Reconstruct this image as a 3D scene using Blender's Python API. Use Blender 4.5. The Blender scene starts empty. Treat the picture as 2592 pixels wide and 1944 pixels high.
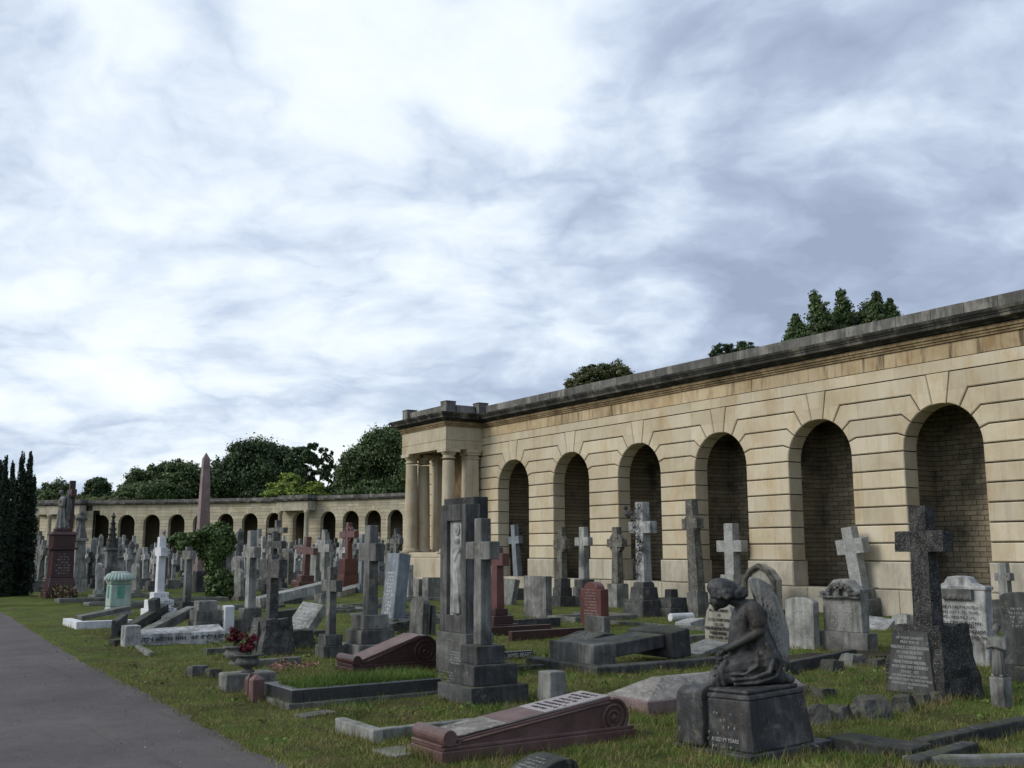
import bpy, bmesh, math, random
import numpy as np
from mathutils import Vector, Matrix

random.seed(7)
RNG = np.random.default_rng(11)
scene = bpy.context.scene
COL = scene.collection
PI = math.pi

# ------------------------------------------------------------------ camera
# world axes: +Y runs along the arcade and the path, +X runs from the path to the arcade, metres
F, CX, CY, EYE = 2650.0, 1296.0, 972.0, 1.6
PITCH, YAW, ROLL = math.radians(8.98), math.radians(33.46), 0.004
CAM = Vector((0, 0, EYE))
fwd = Vector((math.sin(YAW)*math.cos(PITCH), math.cos(YAW)*math.cos(PITCH), math.sin(PITCH)))
rgt = Vector((math.cos(YAW), -math.sin(YAW), 0))
upv = rgt.cross(fwd)
rgt, upv = rgt*math.cos(ROLL) - upv*math.sin(ROLL), upv*math.cos(ROLL) + rgt*math.sin(ROLL)

def ray(x, y): return fwd + rgt*((x-CX)/F) - upv*((y-CY)/F)
def G(x, y, z=0.0):
    d = ray(x, y); t = (z-EYE)/d.z
    return CAM + d*t
def depth(X, Y): return (Vector((X, Y, 0))-CAM).dot(fwd)
def plan(x, d):
    """ground point seen at column x, d metres in front of the camera"""
    q = ray(x, 1390); q.z = 0; q = q/(q.dot(Vector((fwd.x, fwd.y, 0)).normalized()))
    return q*d
def hz(X, Y, py):
    """height above (X,Y) that appears at image row py"""
    k = (CY-py)/F
    a = Vector((X, Y, 0))-CAM
    n = upv-fwd*k
    return -(a.dot(n))/n.z
def solve_y(px, X, z=0):
    k = (px-CX)/F; n = rgt-fwd*k; a = Vector((X, 0, z))-CAM
    return -(a.dot(n))/n.y
def solve_x(py_, Y, z=0):
    k = (py_-CX)/F; n = rgt-fwd*k; a = Vector((0, Y, z))-CAM
    return -(a.dot(n))/n.x
def phi(px): return YAW+math.atan((px-CX)/F)
def foot(l, r, py, k=1.0):
    """box standing on the ground between columns l and r, near corner at row py; k = dx/dy"""
    ph = phi((l+r)/2)
    pc = l+(r-l)*math.sin(ph)/(math.sin(ph)+k*math.cos(ph))
    g = G(pc, py)
    y1 = solve_y(l, g.x); x1 = solve_x(r, g.y)
    return g.x, g.y, x1-g.x, y1-g.y

cam_d = bpy.data.cameras.new("camera")
cam_o = bpy.data.objects.new("camera", cam_d); COL.objects.link(cam_o)
cam_o.matrix_world = Matrix(((rgt.x, upv.x, -fwd.x, CAM.x), (rgt.y, upv.y, -fwd.y, CAM.y), (rgt.z, upv.z, -fwd.z, CAM.z), (0, 0, 0, 1)))
cam_d.sensor_width = 36.0; cam_d.lens = 36.0*F/2592.0
cam_d.clip_start = 0.1; cam_d.clip_end = 3000
scene.camera = cam_o

# ------------------------------------------------------------------ node helpers
def nodes_of(m):
    m.use_nodes = True
    nt = m.node_tree; nt.nodes.clear()
    return nt
def N(nt, t, **kw):
    n = nt.nodes.new(t)
    for k, v in kw.items():
        if k in n.inputs: n.inputs[k].default_value = v
        else: setattr(n, k, v)
    return n
def L(nt, a, b): nt.links.new(a, b)
def ramp(nt, fac, stops):
    r = nt.nodes.new('ShaderNodeValToRGB')
    e = r.color_ramp.elements
    while len(e) < len(stops): e.new(0.5)
    for i, (p, c) in enumerate(stops):
        e[i].position = p; e[i].color = (c[0], c[1], c[2], 1) if hasattr(c, '__len__') else (c, c, c, 1)
    L(nt, fac, r.inputs[0]); return r.outputs[0]
def mix(nt, fac, a, b, mode='MIX'):
    m = nt.nodes.new('ShaderNodeMix'); m.data_type = 'RGBA'; m.blend_type = mode
    for sock, v in ((m.inputs[0], fac), (m.inputs[6], a), (m.inputs[7], b)):
        if isinstance(v, (int, float)): sock.default_value = v
        elif isinstance(v, tuple): sock.default_value = (v[0], v[1], v[2], 1)
        else: L(nt, v, sock)
    return m.outputs[2]
def math_(nt, op, a, b=0.0, c=None, clamp=False):
    m = nt.nodes.new('ShaderNodeMath'); m.operation = op; m.use_clamp = clamp
    for i, v in enumerate((a, b, c)):
        if v is None: continue
        if isinstance(v, (int, float)): m.inputs[i].default_value = v
        else: L(nt, v, m.inputs[i])
    return m.outputs[0]
def noise(nt, vec, scale, detail=6, rough=0.6, dist=0.0):
    n = N(nt, 'ShaderNodeTexNoise', Scale=scale, Detail=detail, Roughness=rough, Distortion=dist)
    L(nt, vec, n.inputs['Vector']); return n.outputs['Fac']
def mapping(nt, vec, sc=(1, 1, 1), loc=(0, 0, 0), rot=(0, 0, 0)):
    m = nt.nodes.new('ShaderNodeMapping')
    m.inputs['Scale'].default_value = sc; m.inputs['Location'].default_value = loc; m.inputs['Rotation'].default_value = rot
    L(nt, vec, m.inputs['Vector']); return m.outputs[0]
def coords(nt, vary=True):
    tc = nt.nodes.new('ShaderNodeTexCoord'); oi = nt.nodes.new('ShaderNodeObjectInfo')
    if not vary: return tc.outputs['Object'], oi.outputs['Random']
    v = nt.nodes.new('ShaderNodeVectorMath'); v.operation = 'ADD'
    sc = nt.nodes.new('ShaderNodeVectorMath'); sc.operation = 'SCALE'; sc.inputs[0].default_value = (37, 53, 71)
    L(nt, oi.outputs['Random'], sc.inputs['Scale']); L(nt, tc.outputs['Object'], v.inputs[0]); L(nt, sc.outputs[0], v.inputs[1])
    return v.outputs[0], oi.outputs['Random']
def finish(nt, color, rough, bump_h=None, bump_s=0.3, bump_d=0.02, spec=0.3, coat=0.0):
    b = nt.nodes.new('ShaderNodeBsdfPrincipled'); o = nt.nodes.new('ShaderNodeOutputMaterial')
    if isinstance(color, tuple): b.inputs['Base Color'].default_value = (*color, 1)
    else: L(nt, color, b.inputs['Base Color'])
    if isinstance(rough, (int, float)): b.inputs['Roughness'].default_value = rough
    else: L(nt, rough, b.inputs['Roughness'])
    b.inputs['Specular IOR Level'].default_value = spec
    b.inputs['Coat Weight'].default_value = coat
    if bump_h is not None:
        bp = N(nt, 'ShaderNodeBump', Strength=bump_s, Distance=bump_d); L(nt, bump_h, bp.inputs['Height']); L(nt, bp.outputs[0], b.inputs['Normal'])
    L(nt, b.outputs[0], o.inputs[0]); return b

def stone(name, dark, mid, light, big=2.2, speck=None, speck_amt=0.0, speck_scale=55, ashlar=False, runs=0.0, lich=0.0, streak=0.45, rough=0.85,
          bump=0.35, grain=0.25, vary=0.25, spec=0.25, island=0.0, stain=None, stain_amt=0.0, moss=0.0):
    m = bpy.data.materials.new(name); nt = nodes_of(m)
    v, rnd = coords(nt)
    n1 = noise(nt, v, big, 9, 0.65, 0.4)
    c = ramp(nt, n1, [(0.30, dark), (0.5, mid), (0.72, light)])
    n2 = noise(nt, v, 42, 4, 0.7)
    c = mix(nt, grain, c, ramp(nt, n2, [(0.3, 0.35), (0.7, 1.0)]), 'MULTIPLY')
    if streak > 0:
        s = noise(nt, mapping(nt, v, (7, 7, 0.55)), 2.0, 6, 0.65)
        c = mix(nt, streak, c, ramp(nt, s, [(0.36, 0.28), (0.6, 1.0)]), 'MULTIPLY')
    if stain is not None:
        s = noise(nt, mapping(nt, v, (1.2, 1.2, .5)), 1.3, 7, 0.7)
        c = mix(nt, ramp(nt, s, [(0.52, 0.0), (0.66, stain_amt)]), c, stain)
    if runs > 0:
        s = noise(nt, mapping(nt, v, (4.5, 4.5, .35)), 1.0, 5, .6)
        c = mix(nt, ramp(nt, s, [(.56, 0.0), (.66, runs)]), c, (.07, .05, .03))
    if lich > 0:
        s = noise(nt, v, 6.5, 8, .72)
        c = mix(nt, ramp(nt, s, [(.58, 0.0), (.64, lich)]), c, (.27, .26, .19))
        s = noise(nt, mapping(nt, v, (1, 1, 1), (9, 4, 2)), 4.0, 8, .7)
        c = mix(nt, ramp(nt, s, [(.60, 0.0), (.68, lich)]), c, (.035, .034, .03))
    if speck is not None:
        vo = N(nt, 'ShaderNodeTexVoronoi', Scale=speck_scale); L(nt, v, vo.inputs['Vector'])
        sm = ramp(nt, noise(nt, v, speck_scale*0.5, 3, 0.6), [(0.56, 0.0), (0.63, speck_amt)])
        c = mix(nt, sm, c, speck)
    if moss > 0:
        geo = nt.nodes.new('ShaderNodeNewGeometry'); sx = nt.nodes.new('ShaderNodeSeparateXYZ'); L(nt, geo.outputs['Normal'], sx.inputs[0])
        upf = ramp(nt, sx.outputs[2], [(0.3, 0.0), (0.9, 1.0)])
        mm = math_(nt, 'MULTIPLY', upf, ramp(nt, noise(nt, v, 5, 6), [(0.42, 0.0), (0.65, moss)]))
        c = mix(nt, mm, c, (0.07, 0.085, 0.025))
    if ashlar:      # flush upright joints: stones of slightly different colour within each course
        sp = nt.nodes.new('ShaderNodeSeparateXYZ'); tc_o = nt.nodes.new('ShaderNodeTexCoord'); L(nt, tc_o.outputs['Object'], sp.inputs[0])
        cb = nt.nodes.new('ShaderNodeCombineXYZ'); L(nt, sp.outputs[1], cb.inputs[0]); L(nt, math_(nt, 'SUBTRACT', sp.outputs[2], 1.28), cb.inputs[1])
        bk = N(nt, 'ShaderNodeTexBrick', Scale=1.0); bk.offset = .37; bk.squash = .7; bk.squash_frequency = 3
        for nm, vv in (('Color1', (.88, .87, .86, 1)), ('Color2', (1.07, 1.08, 1.09, 1)), ('Mortar', (.72, .68, .62, 1))): bk.inputs[nm].default_value = vv
        bk.inputs['Mortar Size'].default_value = .004; bk.inputs['Brick Width'].default_value = .86; bk.inputs['Row Height'].default_value = .434; L(nt, cb.outputs[0], bk.inputs['Vector'])
        c = mix(nt, .8, c, bk.outputs['Color'], 'MULTIPLY')
    if island > 0:
        geo = nt.nodes.new('ShaderNodeNewGeometry')
        c = mix(nt, 1.0, c, ramp(nt, geo.outputs['Random Per Island'], [(0.0, 1-island), (1.0, 1+island*0.35)]), 'MULTIPLY')
    if vary > 0:
        c = mix(nt, 1.0, c, ramp(nt, rnd, [(0.0, 1-vary), (1.0, 1.0+vary*0.5)]), 'MULTIPLY')
    h = math_(nt, 'ADD', n2, noise(nt, v, 9, 5, 0.7))
    finish(nt, c, rough, h, bump, 0.012, spec)
    return m

M = {}
M['grey'] = stone('weathered_stone', (0.0625, 0.0625, 0.0587), (0.1938, 0.1925, 0.1825), (0.3625, 0.3625, 0.3438), streak=.6, moss=.5, lich=.55, vary=.4)
M['pale'] = stone('pale_weathered_stone', (0.1180, 0.1180, 0.1062), (0.3186, 0.3186, 0.3009), (0.4956, 0.4956, 0.4720), streak=.6, moss=.4, lich=.5, vary=.35)
M['dark'] = stone('sooty_stone', (0.0288, 0.0288, 0.0300), (0.0720, 0.0720, 0.0720), (0.1560, 0.1560, 0.1536), streak=.55, moss=.6, lich=.35, vary=.35)
M['stele'] = stone('soot_streaked_stone', (.04, .04, .039), (.10, .10, .096), (.2, .2, .19), big=2.5, streak=.8, vary=0)
M['white'] = stone('white_marble', (.45, .46, .47), (.62, .63, .65), (.72, .73, .74), streak=.12, rough=.6, bump=.1, grain=.06, vary=.08)
M['whitestained'] = stone('stained_marble', (0.1100, 0.1100, 0.1100), (0.3960, 0.3960, 0.3905), (0.6600, 0.6600, 0.6490), big=3.4, streak=.55, vary=.1)
M['lgranite'] = stone('light_granite', (0.2200, 0.2200, 0.2145), (0.3520, 0.3520, 0.3410), (0.4620, 0.4620, 0.4510), big=4, speck=(.06, .06, .06), speck_amt=.75, speck_scale=70, streak=.15, bump=.6, vary=.1)
M['rough'] = stone('rough_dark_granite', (0.0132, 0.0132, 0.0132), (0.0374, 0.0363, 0.0352), (0.1100, 0.1067, 0.1012), big=7, speck=(.27, .27, .255), speck_amt=.55, speck_scale=130, streak=.25, bump=1.0, vary=.15)
M['rough2'] = stone('rough_grey_granite', (.03, .03, .029), (.075, .073, .07), (.16, .157, .15), big=7, speck=(.28, .28, .27), speck_amt=.4, speck_scale=110, streak=.3, bump=1.0, vary=.05)
M['lichen'] = stone('lichened_granite', (0.0500, 0.0462, 0.0400), (0.1250, 0.1175, 0.1000), (0.2500, 0.2375, 0.2063), big=6, speck=(.3, .29, .25), speck_amt=.6, speck_scale=60, streak=.3, bump=.9, vary=.15)
M['red'] = stone('red_granite', (.085, .028, .024), (.125, .042, .036), (.165, .062, .052), big=3, speck=(.05, .03, .03), speck_amt=.6, speck_scale=110, streak=.12, rough=.35, bump=.08, spec=.5, vary=.12)
M['redmatt'] = stone('weathered_red_granite', (.09, .048, .043), (.145, .08, .072), (.21, .135, .122), big=3, speck=(.06, .045, .045), speck_amt=.5, speck_scale=90, streak=.2, rough=.5, bump=.12, spec=.4, vary=.1)
M['pink'] = stone('pink_granite', (.18, .125, .12), (.245, .175, .168), (.32, .24, .23), big=3, speck=(.09, .06, .06), speck_amt=.5, speck_scale=80, streak=.2, rough=.55, vary=.1)
M['pinkpol'] = stone('polished_pink_granite', (.16, .115, .11), (.22, .165, .158), (.29, .225, .215), big=3, speck=(.12, .09, .09), speck_amt=.4, speck_scale=110, streak=0, rough=.22, bump=.03, spec=.5, vary=0)
M['pinkstone'] = stone('lichened_pink_stone', (.13, .115, .10), (.23, .21, .19), (.36, .34, .31), big=6, streak=.15, vary=.1, speck=(.42, .41, .37), speck_amt=.5, speck_scale=60)
M['maroon'] = stone('maroon_granite', (.035, .014, .014), (.055, .022, .021), (.085, .036, .033), big=2, streak=.25, rough=.4, spec=.45, vary=.05)
M['black'] = stone('polished_grey_granite', (.028, .03, .034), (.042, .045, .05), (.062, .065, .07), big=4, speck=(.12, .12, .13), speck_amt=.35, speck_scale=130, streak=.1, rough=.28, bump=.05, spec=.5, vary=.05)
M['statue'] = stone('dark_statue_stone', (.018, .018, .019), (.05, .05, .051), (.15, .15, .148), big=6, streak=.65, rough=.6, bump=.5, spec=.35, vary=0, lich=.28, runs=.25)
M['wing'] = stone('grey_wing_stone', (.10, .10, .096), (.215, .215, .205), (.31, .31, .30), big=4, streak=.35, rough=.8, vary=0)
M['cream'] = stone('cream_stone', (.24, .225, .19), (.37, .35, .30), (.47, .45, .40), big=3, streak=.3, vary=.1)
M['copper'] = stone('verdigris_copper', (.27, .31, .285), (.42, .49, .45), (.55, .61, .57), big=3, streak=.25, rough=.7, vary=0, stain=(.26, .47, .40), stain_amt=.6)
M['copperpanel'] = stone('green_copper_panel', (.08, .25, .2), (.13, .35, .28), (.2, .42, .34), streak=.2, vary=0)
M['kerb'] = stone('edging_stone', (0.0720, 0.0720, 0.0660), (0.1560, 0.1560, 0.1440), (0.2640, 0.2640, 0.2460), big=3, streak=.1, vary=.3, moss=.9, lich=.6)
M['blue'] = stone('blue_grey_marble', (.13, .15, .17), (.22, .25, .28), (.33, .36, .40), streak=.4, vary=0)
M['lime'] = stone('golden_limestone', (.49, .40, .27), (.58, .495, .36), (.63, .56, .44), big=.8, streak=.05, rough=.9, bump=.18, grain=.16, vary=0, island=.12, stain=(.44, .29, .13), stain_amt=.4, ashlar=True, runs=.12)
M['limefar'] = stone('far_pale_limestone', (.44, .37, .25), (.56, .49, .36), (.62, .56, .45), big=.6, streak=.25, rough=.9, bump=.1, vary=0, island=.22, stain=(.2, .17, .13), stain_amt=.4)
M['limefrieze'] = stone('rust_streaked_limestone', (.40, .29, .155), (.53, .41, .26), (.60, .50, .35), big=1.0, streak=.16, rough=.9, bump=.18, grain=.14, vary=0, island=.2, stain=(.26, .15, .06), stain_amt=.6, runs=.8)
M['limewarm'] = stone('warm_dressed_limestone', (.40, .335, .235), (.52, .45, .33), (.59, .53, .42), big=1.0, streak=.18, rough=.9, bump=.15, vary=0, stain=(.36, .25, .12), stain_amt=.4, runs=.2)
M['rust'] = stone('rust_stained_recess', (.10, .065, .035), (.22, .14, .07), (.34, .24, .13), big=1.6, streak=.45, vary=0, runs=.6)
M['limepale'] = stone('pale_limestone', (.34, .30, .235), (.48, .43, .34), (.56, .51, .42), big=.9, streak=.2, rough=.9, bump=.18, vary=0, stain=(.2, .19, .16), stain_amt=.55, runs=.3)
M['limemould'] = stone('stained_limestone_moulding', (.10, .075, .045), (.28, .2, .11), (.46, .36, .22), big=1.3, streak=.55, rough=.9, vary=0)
M['parapet'] = stone('grey_parapet_stone', (.09, .086, .08), (.16, .154, .142), (.27, .26, .235), big=1.1, streak=.5, rough=.9, vary=0, island=.22, stain=(.38, .36, .31), stain_amt=.7)
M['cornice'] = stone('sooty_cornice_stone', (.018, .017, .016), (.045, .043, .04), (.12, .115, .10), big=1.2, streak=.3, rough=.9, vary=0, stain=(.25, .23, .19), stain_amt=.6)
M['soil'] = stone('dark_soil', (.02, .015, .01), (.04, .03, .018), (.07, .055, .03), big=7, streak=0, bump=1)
M['letter_white'] = stone('white_lettering', (.4, .4, .4), (.5, .5, .5), (.6, .6, .6), streak=0, vary=0)
M['letter_dark'] = stone('dark_lettering', (.03, .03, .03), (.045, .045, .045), (.06, .06, .06), streak=0, vary=0)
M['letter_pale'] = stone('worn_lettering', (.24, .24, .235), (.3, .3, .29), (.36, .36, .35), streak=0, vary=0)
M['door'] = stone('dark_opening', (.008, .008, .008), (.012, .012, .012), (.018, .018, .018), streak=0, vary=0)
M['rock'] = stone('rough_rock', (.035, .034, .031), (.08, .078, .072), (.15, .145, .135), big=5, streak=.1, bump=1, moss=.8)

def brick_mat():
    m = bpy.data.materials.new('stock_brick'); nt = nodes_of(m); v, r = coords(nt, False)
    # wall runs along Y, height Z
    sep = nt.nodes.new('ShaderNodeSeparateXYZ'); L(nt, v, sep.inputs[0])
    cmb = nt.nodes.new('ShaderNodeCombineXYZ'); L(nt, sep.outputs[1], cmb.inputs[0]); L(nt, sep.outputs[2], cmb.inputs[1])
    b = N(nt, 'ShaderNodeTexBrick', Scale=1.0)
    b.inputs['Color1'].default_value = (.40, .34, .24, 1); b.inputs['Color2'].default_value = (.28, .235, .165, 1); b.inputs['Mortar'].default_value = (.10, .083, .06, 1)
    b.inputs['Mortar Size'].default_value = .010; b.inputs['Brick Width'].default_value = .36; b.inputs['Row Height'].default_value = .125
    L(nt, cmb.outputs[0], b.inputs['Vector'])
    c = mix(nt, ramp(nt, noise(nt, v, 1.1, 6, .65), [(.48, 0.0), (.66, .7)]), b.outputs['Color'], (.04, .037, .03))
    c = mix(nt, .5, c, ramp(nt, noise(nt, v, 14, 4), [(.3, .4), (.7, 1.1)]), 'MULTIPLY')
    finish(nt, c, .9, b.outputs['Fac'], -.4, .01); return m
M['brick'] = brick_mat()

def path_mat():
    m = bpy.data.materials.new('asphalt'); nt = nodes_of(m); v, r = coords(nt, False)
    c = ramp(nt, noise(nt, v, .5, 7, .6), [(.33, (.070, .061, .060)), (.67, (.118, .102, .098))])
    c = mix(nt, .8, c, ramp(nt, noise(nt, v, 90, 4, .85), [(.3, .35), (.52, .95), (.75, 1.7)]), 'MULTIPLY')
    c = mix(nt, .6, c, ramp(nt, noise(nt, v, 6, 6, .75), [(.3, .7), (.7, 1.2)]), 'MULTIPLY')
    sp = ramp(nt, noise(nt, v, 75, 2, .5), [(.66, 0), (.72, .45)])
    c = mix(nt, sp, c, (.24, .19, .17))
    lng = noise(nt, mapping(nt, v, (2.2, .12, 1), (0, 0, 0), (0, 0, .9)), 1.0, 6, .7)
    c = mix(nt, ramp(nt, lng, [(.58, 0), (.66, .6)]), c, (.045, .04, .039))
    dirt = ramp(nt, noise(nt, v, 1.7, 6, .7), [(.55, 0), (.75, .35)])
    c = mix(nt, dirt, c, (.085, .075, .06))
    finish(nt, c, .88, noise(nt, v, 110, 3, .8), .5, .006, .3); return m
def lawn_mat():
    m = bpy.data.materials.new('rough_turf'); nt = nodes_of(m); v, r = coords(nt, False)
    c = ramp(nt, noise(nt, v, .8, 9, .7, .5), [(.30, (.09, .078, .034)), (.43, (.09, .118, .024)), (.56, (.125, .165, .034)), (.70, (.21, .19, .072))])
    c = mix(nt, .8, c, ramp(nt, noise(nt, v, 30, 6, .8), [(.32, .22), (.5, .9), (.7, 1.6)]), 'MULTIPLY')
    c = mix(nt, ramp(nt, noise(nt, v, 1.9, 8, .75, .6), [(.52, 0), (.62, .85)]), c, (.105, .078, .042))
    c = mix(nt, ramp(nt, noise(nt, v, 3.3, 8, .75, .6), [(.54, 0), (.63, .85)]), c, (.075, .058, .036))
    c = mix(nt, ramp(nt, noise(nt, mapping(nt, v, (1, 1, 1), (7, 3, 0)), .55, 6, .7), [(.5, 0), (.66, .5)]), c, (.10, .17, .028))
    finish(nt, c, .95, noise(nt, v, 34, 6, .8), 1.0, .06, .12); return m
def blade_mat(name, cols):
    m = bpy.data.materials.new(name); nt = nodes_of(m)
    geo = nt.nodes.new('ShaderNodeNewGeometry'); v, r = coords(nt, False)
    c = ramp(nt, geo.outputs['Random Per Island'], cols)
    c = mix(nt, 1.0, c, ramp(nt, noise(nt, v, .9, 5, .6), [(.3, .55), (.7, 1.4)]), 'MULTIPLY')
    c = mix(nt, ramp(nt, noise(nt, v, 2.1, 7, .7, .5), [(.5, 0), (.62, .8)]), c, (.20, .15, .075))
    b = finish(nt, c, .7, spec=.2)
    b.inputs['Subsurface Weight'].default_value = 0.0
    return m
M['path'] = path_mat(); M['lawn'] = lawn_mat()
M['blade'] = blade_mat('grass_blades', [(0, (.078, .10, .021)), (.35, (.135, .163, .036)), (.55, (.19, .20, .055)), (.75, (.30, .27, .11)), (1, (.23, .165, .08))])
M['bladegreen'] = blade_mat('lush_grass_blades', [(0, (.055, .10, .018)), (.6, (.09, .158, .028)), (1, (.14, .19, .045))])
def leaf_mat(name, a, b, c_):
    m = bpy.data.materials.new(name); nt = nodes_of(m)
    geo = nt.nodes.new('ShaderNodeNewGeometry'); v, r = coords(nt)
    c = ramp(nt, geo.outputs['Random Per Island'], [(0, a), (.55, b), (1, c_)])
    c = mix(nt, 1.0, c, ramp(nt, noise(nt, v, .35, 4, .6), [(.3, .6), (.7, 1.35)]), 'MULTIPLY')
    finish(nt, c, .6, spec=.3); return m
M['leaf_dark'] = leaf_mat('dark_leaves', (0.0270, 0.0510, 0.0210), (0.0480, 0.0825, 0.0300), (0.0825, 0.1200, 0.0450))
M['leaf_mid'] = leaf_mat('green_leaves', (0.0416, 0.0720, 0.0256), (0.0720, 0.1120, 0.0384), (0.1200, 0.1600, 0.0560))
M['leaf_olive'] = leaf_mat('olive_leaves', (0.0540, 0.0675, 0.0216), (0.0878, 0.1053, 0.0338), (0.1350, 0.1418, 0.0513))
M['leaf_lime'] = leaf_mat('yellow_green_leaves', (0.1150, 0.1725, 0.0253), (0.1840, 0.2530, 0.0403), (0.2530, 0.3105, 0.0633))
M['leaf_cypress'] = leaf_mat('cypress_foliage', (0.0108, 0.0216, 0.0121), (0.0175, 0.0351, 0.0175), (0.0297, 0.0486, 0.0243))
M['leaf_ivy'] = leaf_mat('ivy_leaves', (0.0297, 0.0567, 0.0175), (0.0567, 0.0945, 0.0270), (0.1148, 0.1620, 0.0473))
M['leaf_fallen'] = leaf_mat('fallen_leaves', (.06, .04, .02), (.13, .09, .045), (.24, .2, .13))
M['grit'] = leaf_mat('path_grit', (.07, .06, .05), (.17, .15, .13), (.34, .31, .28))
M['bark'] = stone('bark', (.03, .025, .02), (.06, .05, .04), (.09, .075, .06), streak=.3, bump=1)
M['flower'] = leaf_mat('dark_red_petals', (.055, .005, .010), (.10, .009, .017), (.16, .02, .03))
M['flowerpink'] = leaf_mat('faded_pink_petals', (.16, .06, .06), (.24, .10, .095), (.32, .17, .15))

# ------------------------------------------------------------------ mesh builder
class MB:
    def __init__(s): s.v = []; s.f = []
    def add(s, vs, fs):
        o = len(s.v); s.v += [tuple(p) for p in vs]; s.f += [tuple(i+o for i in f) for f in fs]
    def hexa(s, p):
        s.add(p, [(0, 3, 2, 1), (4, 5, 6, 7), (0, 1, 5, 4), (1, 2, 6, 5), (2, 3, 7, 6), (3, 0, 4, 7)])
    def box(s, x0, x1, y0, y1, z0, z1, tx=1.0, ty=1.0):
        cx, cy = (x0+x1)/2, (y0+y1)/2; hx, hy = (x1-x0)/2, (y1-y0)/2
        s.hexa([(x0, y0, z0), (x1, y0, z0), (x1, y1, z0), (x0, y1, z0),
                (cx-hx*tx, cy-hy*ty, z1), (cx+hx*tx, cy-hy*ty, z1), (cx+hx*tx, cy+hy*ty, z1), (cx-hx*tx, cy+hy*ty, z1)])
    def prism(s, poly, axis, a0, a1):
        """poly: list of 2-D points in the two other axes, extruded along axis"""
        n = len(poly)
        def P(q, a):
            return (a, q[0], q[1]) if axis == 'x' else ((q[0], a, q[1]) if axis == 'y' else (q[0], q[1], a))
        s.add([P(q, a0) for q in poly]+[P(q, a1) for q in poly],
              [tuple(range(n))[::-1], tuple(range(n, 2*n))]+[(i, (i+1) % n, n+(i+1) % n, n+i) for i in range(n)])
    def lathe(s, prof, c=(0, 0), n=20, sx=1.0, sy=1.0):
        k = len(prof); vs = []; fs = []
        for r, z in prof:
            for i in range(n):
                a = 2*PI*i/n; vs.append((c[0]+r*math.cos(a)*sx, c[1]+r*math.sin(a)*sy, z))
        for j in range(k-1):
            for i in range(n):
                fs.append((j*n+i, j*n+(i+1) % n, (j+1)*n+(i+1) % n, (j+1)*n+i))
        fs.append(tuple(range(n))[::-1]); fs.append(tuple(range((k-1)*n, k*n)))
        s.add(vs, fs)
    def tube(s, pts, radii, n=8):
        pts = [Vector(p) for p in pts]
        if isinstance(radii, (int, float)): radii = [radii]*len(pts)
        vs = []; fs = []
        for i, p in enumerate(pts):
            t = (pts[min(i+1, len(pts)-1)]-pts[max(i-1, 0)]).normalized()
            a = t.orthogonal().normalized() if i == 0 else (a0-t*a0.dot(t)).normalized()
            a0 = a; b = t.cross(a)
            for j in range(n):
                q = 2*PI*j/n; vs.append(p+(a*math.cos(q)+b*math.sin(q))*radii[i])
        for i in range(len(pts)-1):
            for j in range(n): fs.append((i*n+j, i*n+(j+1) % n, (i+1)*n+(j+1) % n, (i+1)*n+j))
        fs.append(tuple(range(n))[::-1]); fs.append(tuple(range((len(pts)-1)*n, len(pts)*n)))
        s.add(vs, fs)
    def ell(s, c, r, rot=None, seg=12, rings=8):
        vs = []; fs = []
        rm = rot if rot is not None else Matrix.Identity(3)
        c = Vector(c)
        vs.append(c+rm @ Vector((0, 0, -r[2])))
        for j in range(1, rings):
            th = -PI/2+PI*j/rings
            for i in range(seg):
                a = 2*PI*i/seg
                vs.append(c+rm @ Vector((r[0]*math.cos(th)*math.cos(a), r[1]*math.cos(th)*math.sin(a), r[2]*math.sin(th))))
        vs.append(c+rm @ Vector((0, 0, r[2])))
        for i in range(seg): fs.append((0, 1+(i+1) % seg, 1+i))
        for j in range(rings-2):
            for i in range(seg):
                a = 1+j*seg
                fs.append((a+i, a+(i+1) % seg, a+seg+(i+1) % seg, a+seg+i))
        a = 1+(rings-2)*seg
        for i in range(seg): fs.append((a+i, a+(i+1) % seg, len(vs)-1))
        s.add(vs, fs)
    def cap(s, p, q, r1, r2, n=12):
        """capsule with a taper"""
        p, q = Vector(p), Vector(q); d = (q-p); ln = d.length or 1e-6; t = d/ln
        pts = []; rad = []
        for k in range(4):
            a = -PI/2+PI/2*k/3.0; pts.append(p+t*(r1*math.sin(a))); rad.append(max(r1*math.cos(a), .001))
        for k in range(1, 5):
            a = PI/2*(k-1)/3.0; pts.append(q+t*(r2*math.sin(a))); rad.append(max(r2*math.cos(a), .001))
        s.tube(pts, rad, n)
    def build(s, name, mat, parent=None, bevel=0.0, smooth=False, loc=None):
        me = bpy.data.meshes.new(name)
        me.from_pydata([tuple(v) for v in s.v], [], s.f)
        bm = bmesh.new(); bm.from_mesh(me); bmesh.ops.recalc_face_normals(bm, faces=bm.faces); bm.to_mesh(me); bm.free()
        if mat: me.materials.append(mat)
        if smooth:
            for p in me.polygons: p.use_smooth = True
        o = bpy.data.objects.new(name, me); COL.objects.link(o)
        if loc: o.location = loc
        if parent: o.parent = parent
        if bevel > 0:
            b = o.modifiers.new('edge', 'BEVEL'); b.width = bevel; b.segments = 2; b.limit_method = 'ANGLE'; b.angle_limit = 0.6
        return o

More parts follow.
